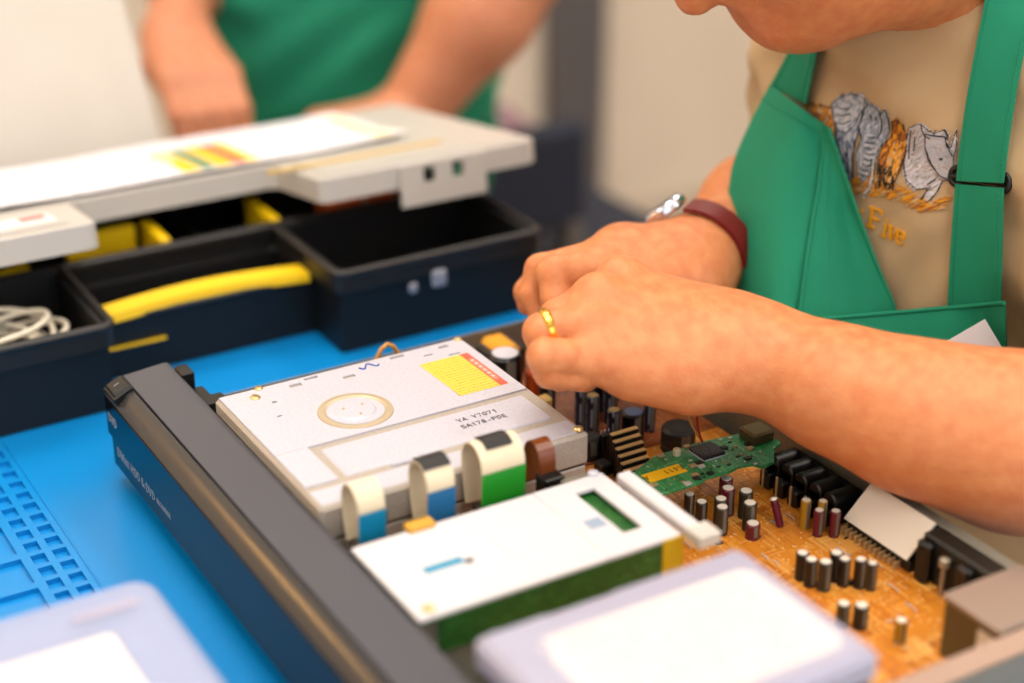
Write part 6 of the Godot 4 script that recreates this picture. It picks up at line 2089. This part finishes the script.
const STRAP_NECK := [
	[-0.0123, 0.2631, -0.4192, 0.0157, 0.2708, -0.4062, 0.0320, 0.2747, -0.4027],
	[-0.0130, 0.2521, -0.4187, 0.0087, 0.2575, -0.4103, 0.0256, 0.2613, -0.4056],
	[-0.0150, 0.2408, -0.4179, 0.0024, 0.2440, -0.4132, 0.0188, 0.2469, -0.4090],
	[-0.0213, 0.2282, -0.4174, -0.0027, 0.2303, -0.4138, 0.0150, 0.2322, -0.4106],
	[-0.0272, 0.2165, -0.4161, -0.0066, 0.2176, -0.4129, 0.0131, 0.2185, -0.4101],
	[-0.0341, 0.2048, -0.4154, -0.0113, 0.2048, -0.4126, 0.0112, 0.2050, -0.4095]]

const BIB_SIDE := [
	[-0.0320, 0.2069, -0.4144, -0.0206, 0.2067, -0.4111, -0.0079, 0.2071, -0.4066, 0.0031, 0.2070, -0.4034, 0.0119, 0.2060, -0.4020, 0.0185, 0.2042, -0.4025, 0.0229, 0.2015, -0.4047, 0.0287, 0.1995, -0.4058, 0.0358, 0.1980, -0.4056],
	[-0.0333, 0.1970, -0.4095, -0.0191, 0.1982, -0.4047, -0.0058, 0.1992, -0.4006, 0.0057, 0.1996, -0.3977, 0.0152, 0.1991, -0.3965, 0.0223, 0.1978, -0.3972, 0.0273, 0.1956, -0.3997, 0.0308, 0.1927, -0.4036, 0.0375, 0.1913, -0.4045],
	[-0.0324, 0.1880, -0.4028, -0.0176, 0.1898, -0.3984, -0.0037, 0.1913, -0.3945, 0.0084, 0.1922, -0.3919, 0.0184, 0.1923, -0.3910, 0.0261, 0.1914, -0.3920, 0.0317, 0.1897, -0.3947, 0.0357, 0.1873, -0.3988, 0.0389, 0.1845, -0.4037],
	[-0.0299, 0.1780, -0.3947, -0.0146, 0.1801, -0.3906, -0.0003, 0.1820, -0.3871, 0.0123, 0.1833, -0.3849, 0.0227, 0.1837, -0.3843, 0.0309, 0.1831, -0.3855, 0.0370, 0.1817, -0.3885, 0.0414, 0.1796, -0.3928, 0.0450, 0.1771, -0.3979],
	[-0.0266, 0.1675, -0.3860, -0.0109, 0.1700, -0.3823, 0.0038, 0.1722, -0.3791, 0.0168, 0.1737, -0.3772, 0.0276, 0.1743, -0.3769, 0.0361, 0.1740, -0.3784, 0.0426, 0.1727, -0.3816, 0.0475, 0.1708, -0.3862, 0.0515, 0.1684, -0.3915],
	[-0.0221, 0.1570, -0.3778, -0.0062, 0.1599, -0.3743, 0.0087, 0.1624, -0.3715, 0.0219, 0.1643, -0.3698, 0.0329, 0.1652, -0.3697, 0.0417, 0.1651, -0.3715, 0.0484, 0.1641, -0.3749, 0.0535, 0.1624, -0.3797, 0.0577, 0.1603, -0.3852],
	[-0.0152, 0.1466, -0.3706, 0.0005, 0.1500, -0.3673, 0.0153, 0.1530, -0.3646, 0.0283, 0.1552, -0.3631, 0.0392, 0.1566, -0.3631, 0.0478, 0.1569, -0.3650, 0.0544, 0.1562, -0.3685, 0.0593, 0.1548, -0.3734, 0.0635, 0.1530, -0.3789],
	[-0.0083, 0.1363, -0.3635, 0.0073, 0.1401, -0.3604, 0.0218, 0.1436, -0.3578, 0.0347, 0.1463, -0.3563, 0.0455, 0.1480, -0.3565, 0.0539, 0.1487, -0.3585, 0.0603, 0.1484, -0.3621, 0.0652, 0.1473, -0.3670, 0.0692, 0.1458, -0.3727],
	[0.0002, 0.1247, -0.3578, 0.0154, 0.1290, -0.3546, 0.0296, 0.1330, -0.3519, 0.0422, 0.1362, -0.3504, 0.0527, 0.1383, -0.3505, 0.0609, 0.1394, -0.3523, 0.0671, 0.1394, -0.3559, 0.0716, 0.1387, -0.3607, 0.0754, 0.1375, -0.3662],
	[0.0086, 0.1133, -0.3522, 0.0235, 0.1181, -0.3489, 0.0374, 0.1225, -0.3461, 0.0497, 0.1261, -0.3445, 0.0599, 0.1287, -0.3445, 0.0678, 0.1301, -0.3462, 0.0737, 0.1305, -0.3496, 0.0781, 0.1301, -0.3543, 0.0816, 0.1292, -0.3598],
	[0.0186, 0.1024, -0.3467, 0.0329, 0.1075, -0.3434, 0.0462, 0.1122, -0.3406, 0.0579, 0.1160, -0.3389, 0.0675, 0.1187, -0.3389, 0.0749, 0.1203, -0.3406, 0.0803, 0.1208, -0.3440, 0.0841, 0.1204, -0.3486, 0.0871, 0.1196, -0.3540],
	[0.0294, 0.0920, -0.3413, 0.0429, 0.0972, -0.3380, 0.0554, 0.1020, -0.3352, 0.0664, 0.1059, -0.3335, 0.0753, 0.1087, -0.3335, 0.0820, 0.1103, -0.3352, 0.0867, 0.1107, -0.3386, 0.0899, 0.1103, -0.3432, 0.0922, 0.1094, -0.3486],
	[0.0397, 0.0819, -0.3371, 0.0524, 0.0872, -0.3336, 0.0642, 0.0921, -0.3308, 0.0745, 0.0960, -0.3291, 0.0826, 0.0988, -0.3290, 0.0886, 0.1004, -0.3307, 0.0926, 0.1008, -0.3340, 0.0951, 0.1003, -0.3387, 0.0968, 0.0994, -0.3440],
	[0.0493, 0.0722, -0.3350, 0.0612, 0.0776, -0.3314, 0.0722, 0.0825, -0.3284, 0.0816, 0.0864, -0.3266, 0.0891, 0.0893, -0.3264, 0.0943, 0.0908, -0.3280, 0.0976, 0.0911, -0.3312, 0.0994, 0.0906, -0.3357, 0.1003, 0.0895, -0.3410],
	[0.0588, 0.0625, -0.3329, 0.0699, 0.0680, -0.3291, 0.0801, 0.0729, -0.3260, 0.0888, 0.0769, -0.3241, 0.0955, 0.0797, -0.3238, 0.1000, 0.0812, -0.3252, 0.1026, 0.0815, -0.3284, 0.1036, 0.0809, -0.3328, 0.1039, 0.0797, -0.3379]]

const BIB_FLAP := [
	[0.0373, 0.1986, -0.4043, 0.0386, 0.1985, -0.4043, 0.0399, 0.1983, -0.4042, 0.0413, 0.1982, -0.4041, 0.0426, 0.1981, -0.4041],
	[0.0386, 0.1906, -0.4036, 0.0412, 0.1906, -0.4035, 0.0437, 0.1907, -0.4035, 0.0462, 0.1907, -0.4034, 0.0487, 0.1908, -0.4034],
	[0.0422, 0.1835, -0.4009, 0.0451, 0.1834, -0.4016, 0.0474, 0.1830, -0.4028, 0.0512, 0.1833, -0.4027, 0.0549, 0.1835, -0.4027],
	[0.0501, 0.1736, -0.3931, 0.0529, 0.1735, -0.3957, 0.0545, 0.1729, -0.3993, 0.0582, 0.1733, -0.4010, 0.0631, 0.1743, -0.4016],
	[0.0579, 0.1637, -0.3854, 0.0606, 0.1637, -0.3898, 0.0622, 0.1632, -0.3952, 0.0644, 0.1630, -0.4000, 0.0706, 0.1648, -0.4011],
	[0.0646, 0.1553, -0.3781, 0.0675, 0.1550, -0.3842, 0.0693, 0.1542, -0.3913, 0.0698, 0.1528, -0.3996, 0.0781, 0.1553, -0.4007],
	[0.0713, 0.1469, -0.3708, 0.0744, 0.1464, -0.3786, 0.0763, 0.1453, -0.3874, 0.0766, 0.1433, -0.3979, 0.0849, 0.1455, -0.4009],
	[0.0786, 0.1372, -0.3633, 0.0818, 0.1366, -0.3729, 0.0840, 0.1354, -0.3836, 0.0845, 0.1333, -0.3959, 0.0922, 0.1351, -0.4015],
	[0.0858, 0.1276, -0.3557, 0.0892, 0.1269, -0.3672, 0.0915, 0.1256, -0.3798, 0.0923, 0.1234, -0.3940, 0.0995, 0.1247, -0.4021],
	[0.0917, 0.1157, -0.3495, 0.0960, 0.1153, -0.3625, 0.0992, 0.1142, -0.3767, 0.1008, 0.1122, -0.3925, 0.1071, 0.1128, -0.4040],
	[0.0977, 0.1038, -0.3432, 0.1028, 0.1037, -0.3579, 0.1068, 0.1028, -0.3737, 0.1092, 0.1010, -0.3911, 0.1147, 0.1010, -0.4058],
	[0.1018, 0.0924, -0.3397, 0.1082, 0.0920, -0.3548, 0.1134, 0.0908, -0.3711, 0.1171, 0.0887, -0.3890, 0.1202, 0.0861, -0.4078],
	[0.1060, 0.0810, -0.3361, 0.1135, 0.0803, -0.3518, 0.1200, 0.0789, -0.3685, 0.1250, 0.0764, -0.3869, 0.1290, 0.0733, -0.4065]]

const BIB_LOW := [
	[0.1083, 0.0995, -0.3526, 0.1144, 0.1009, -0.3621, 0.1206, 0.1022, -0.3715, 0.1268, 0.1035, -0.3809, 0.1329, 0.1048, -0.3902, 0.1391, 0.1061, -0.3996, 0.1452, 0.1075, -0.4089, 0.1513, 0.1088, -0.4182, 0.1600, 0.1117, -0.4247, 0.1719, 0.1167, -0.4276, 0.1913, 0.1265, -0.4217],
	[0.1119, 0.0879, -0.3479, 0.1182, 0.0892, -0.3576, 0.1245, 0.0905, -0.3673, 0.1308, 0.0918, -0.3769, 0.1371, 0.0931, -0.3865, 0.1434, 0.0944, -0.3961, 0.1497, 0.0957, -0.4057, 0.1560, 0.0970, -0.4152, 0.1622, 0.0983, -0.4248, 0.1729, 0.1025, -0.4293, 0.1918, 0.1121, -0.4245],
	[0.1154, 0.0762, -0.3432, 0.1219, 0.0775, -0.3532, 0.1284, 0.0788, -0.3630, 0.1349, 0.0800, -0.3729, 0.1413, 0.0813, -0.3828, 0.1478, 0.0826, -0.3926, 0.1542, 0.0839, -0.4024, 0.1606, 0.0852, -0.4122, 0.1670, 0.0864, -0.4220, 0.1734, 0.0877, -0.4317, 0.1886, 0.0950, -0.4315],
	[0.1196, 0.0648, -0.3397, 0.1262, 0.0655, -0.3498, 0.1327, 0.0663, -0.3600, 0.1393, 0.0671, -0.3701, 0.1459, 0.0678, -0.3802, 0.1525, 0.0686, -0.3903, 0.1590, 0.0693, -0.4004, 0.1656, 0.0701, -0.4105, 0.1721, 0.0709, -0.4205, 0.1786, 0.0716, -0.4305, 0.1867, 0.0735, -0.4388],
	[0.1237, 0.0534, -0.3361, 0.1304, 0.0536, -0.3465, 0.1371, 0.0538, -0.3569, 0.1438, 0.0541, -0.3673, 0.1505, 0.0543, -0.3777, 0.1572, 0.0545, -0.3880, 0.1639, 0.0548, -0.3984, 0.1705, 0.0550, -0.4087, 0.1772, 0.0552, -0.4190, 0.1839, 0.0554, -0.4294, 0.1905, 0.0557, -0.4397]]

const STRAP_LEFT_LOW := [
	[0.1377, 0.1853, -0.4247, 0.1477, 0.1870, -0.4279, 0.1577, 0.1886, -0.4311, 0.1683, 0.1907, -0.4334],
	[0.1392, 0.1745, -0.4238, 0.1492, 0.1765, -0.4273, 0.1598, 0.1789, -0.4300, 0.1710, 0.1817, -0.4318],
	[0.1408, 0.1636, -0.4228, 0.1507, 0.1660, -0.4266, 0.1612, 0.1688, -0.4296, 0.1730, 0.1723, -0.4310],
	[0.1419, 0.1517, -0.4224, 0.1519, 0.1543, -0.4264, 0.1631, 0.1576, -0.4289, 0.1762, 0.1620, -0.4291],
	[0.1432, 0.1393, -0.4219, 0.1533, 0.1420, -0.4261, 0.1646, 0.1454, -0.4288, 0.1784, 0.1504, -0.4285],
	[0.1445, 0.1272, -0.4215, 0.1546, 0.1299, -0.4259, 0.1660, 0.1335, -0.4288, 0.1804, 0.1390, -0.4280],
	[0.1457, 0.1154, -0.4214, 0.1558, 0.1184, -0.4260, 0.1665, 0.1218, -0.4297, 0.1809, 0.1276, -0.4291],
	[0.1463, 0.1031, -0.4219, 0.1564, 0.1064, -0.4267, 0.1670, 0.1100, -0.4306, 0.1808, 0.1157, -0.4308]]

const STRAP_LEFT_TOP := [
	[0.1094, 0.3161, -0.4627, 0.1154, 0.3152, -0.4718, 0.1213, 0.3143, -0.4810, 0.1286, 0.3138, -0.4885],
	[0.1152, 0.3029, -0.4559, 0.1222, 0.3025, -0.4630, 0.1293, 0.3020, -0.4701, 0.1370, 0.3018, -0.4764],
	[0.1202, 0.2892, -0.4496, 0.1277, 0.2889, -0.4555, 0.1352, 0.2887, -0.4614, 0.1434, 0.2886, -0.4665],
	[0.1239, 0.2738, -0.4438, 0.1322, 0.2733, -0.4487, 0.1412, 0.2731, -0.4528, 0.1508, 0.2732, -0.4560],
	[0.1277, 0.2583, -0.4381, 0.1367, 0.2579, -0.4421, 0.1457, 0.2575, -0.4461, 0.1553, 0.2573, -0.4491],
	[0.1309, 0.2425, -0.4333, 0.1399, 0.2422, -0.4374, 0.1496, 0.2421, -0.4406, 0.1592, 0.2421, -0.4437],
	[0.1336, 0.2264, -0.4296, 0.1433, 0.2264, -0.4330, 0.1530, 0.2265, -0.4362, 0.1626, 0.2265, -0.4394],
	[0.1358, 0.2099, -0.4268, 0.1455, 0.2100, -0.4302, 0.1558, 0.2104, -0.4328, 0.1661, 0.2109, -0.4353],
	[0.1374, 0.1982, -0.4252, 0.1475, 0.1993, -0.4281, 0.1569, 0.2002, -0.4317, 0.1675, 0.2017, -0.4336],
	[0.1387, 0.1877, -0.4242, 0.1485, 0.1897, -0.4273, 0.1582, 0.1917, -0.4304, 0.1685, 0.1941, -0.4326]]

const BUCKLE := [Vector3(0.1334, 0.1891, -0.4250), Vector3(0.1663, 0.1923, -0.4351)]

const WATCH := [Vector3(0.0061, 0.1099, -0.3316), Vector3(-0.4927, 0.0695, -0.8674), Vector3(-0.0091, 0.1298, -0.3244)]

const RING := [Vector3(0.1089, 0.1411, -0.1494), Vector3(-0.2984, -0.2424, 0.9231)]

const HEAD := [Vector3(0.0574, 0.4097, -0.3456), Vector3(-0.2418, -0.7071, 0.6645), Vector3(0.0096, 0.6830, 0.7303), Vector3(0.9703, -0.1830, 0.1584)]
const HEAD_TWO := [Vector3(-0.7311, 0.5692, -0.4535), Vector3(0.6881, -0.6000, 0.4081), Vector3(0.5161, 0.8000, 0.3060), Vector3(-0.5101, 0.0000, 0.8601)]
const TORSO_TWO := Vector3(-0.8311, 0.0692, -0.4535)

const POCKET_CARD := [Vector3(0.1800, 0.1119, -0.4196), Vector3(0.1760, 0.0980, -0.3786), Vector3(0.1989, 0.0673, -0.3889), Vector3(0.2026, 0.0815, -0.4296)]

const BOX_LH := [Vector3(0.0538, 0.0654, -0.3256), Vector3(0.2422, 0.1765, -0.1143)]
const BOX_RH := [Vector3(-0.0527, 0.0626, -0.3626), Vector3(0.0733, 0.1503, -0.1882)]
const BOX_HD := [Vector3(-0.0273, 0.2503, -0.4603), Vector3(0.1361, 0.4025, -0.2413)]
const BOX_SH := [Vector3(-0.1970, -0.2970, -0.7820), Vector3(0.3351, 0.3640, -0.3080)]
const BOX_AP2 := [Vector3(-1.1831, -0.3328, -0.8055), Vector3(-0.4791, 0.4162, -0.1015)]
const BOX_SK2 := [Vector3(-1.1631, -0.3128, -0.7855), Vector3(-0.4991, 0.3952, -0.1215)]
const BOX_HD2 := [Vector3(-0.9051, 0.2952, -0.5627), Vector3(-0.6099, 0.7132, -0.3369)]
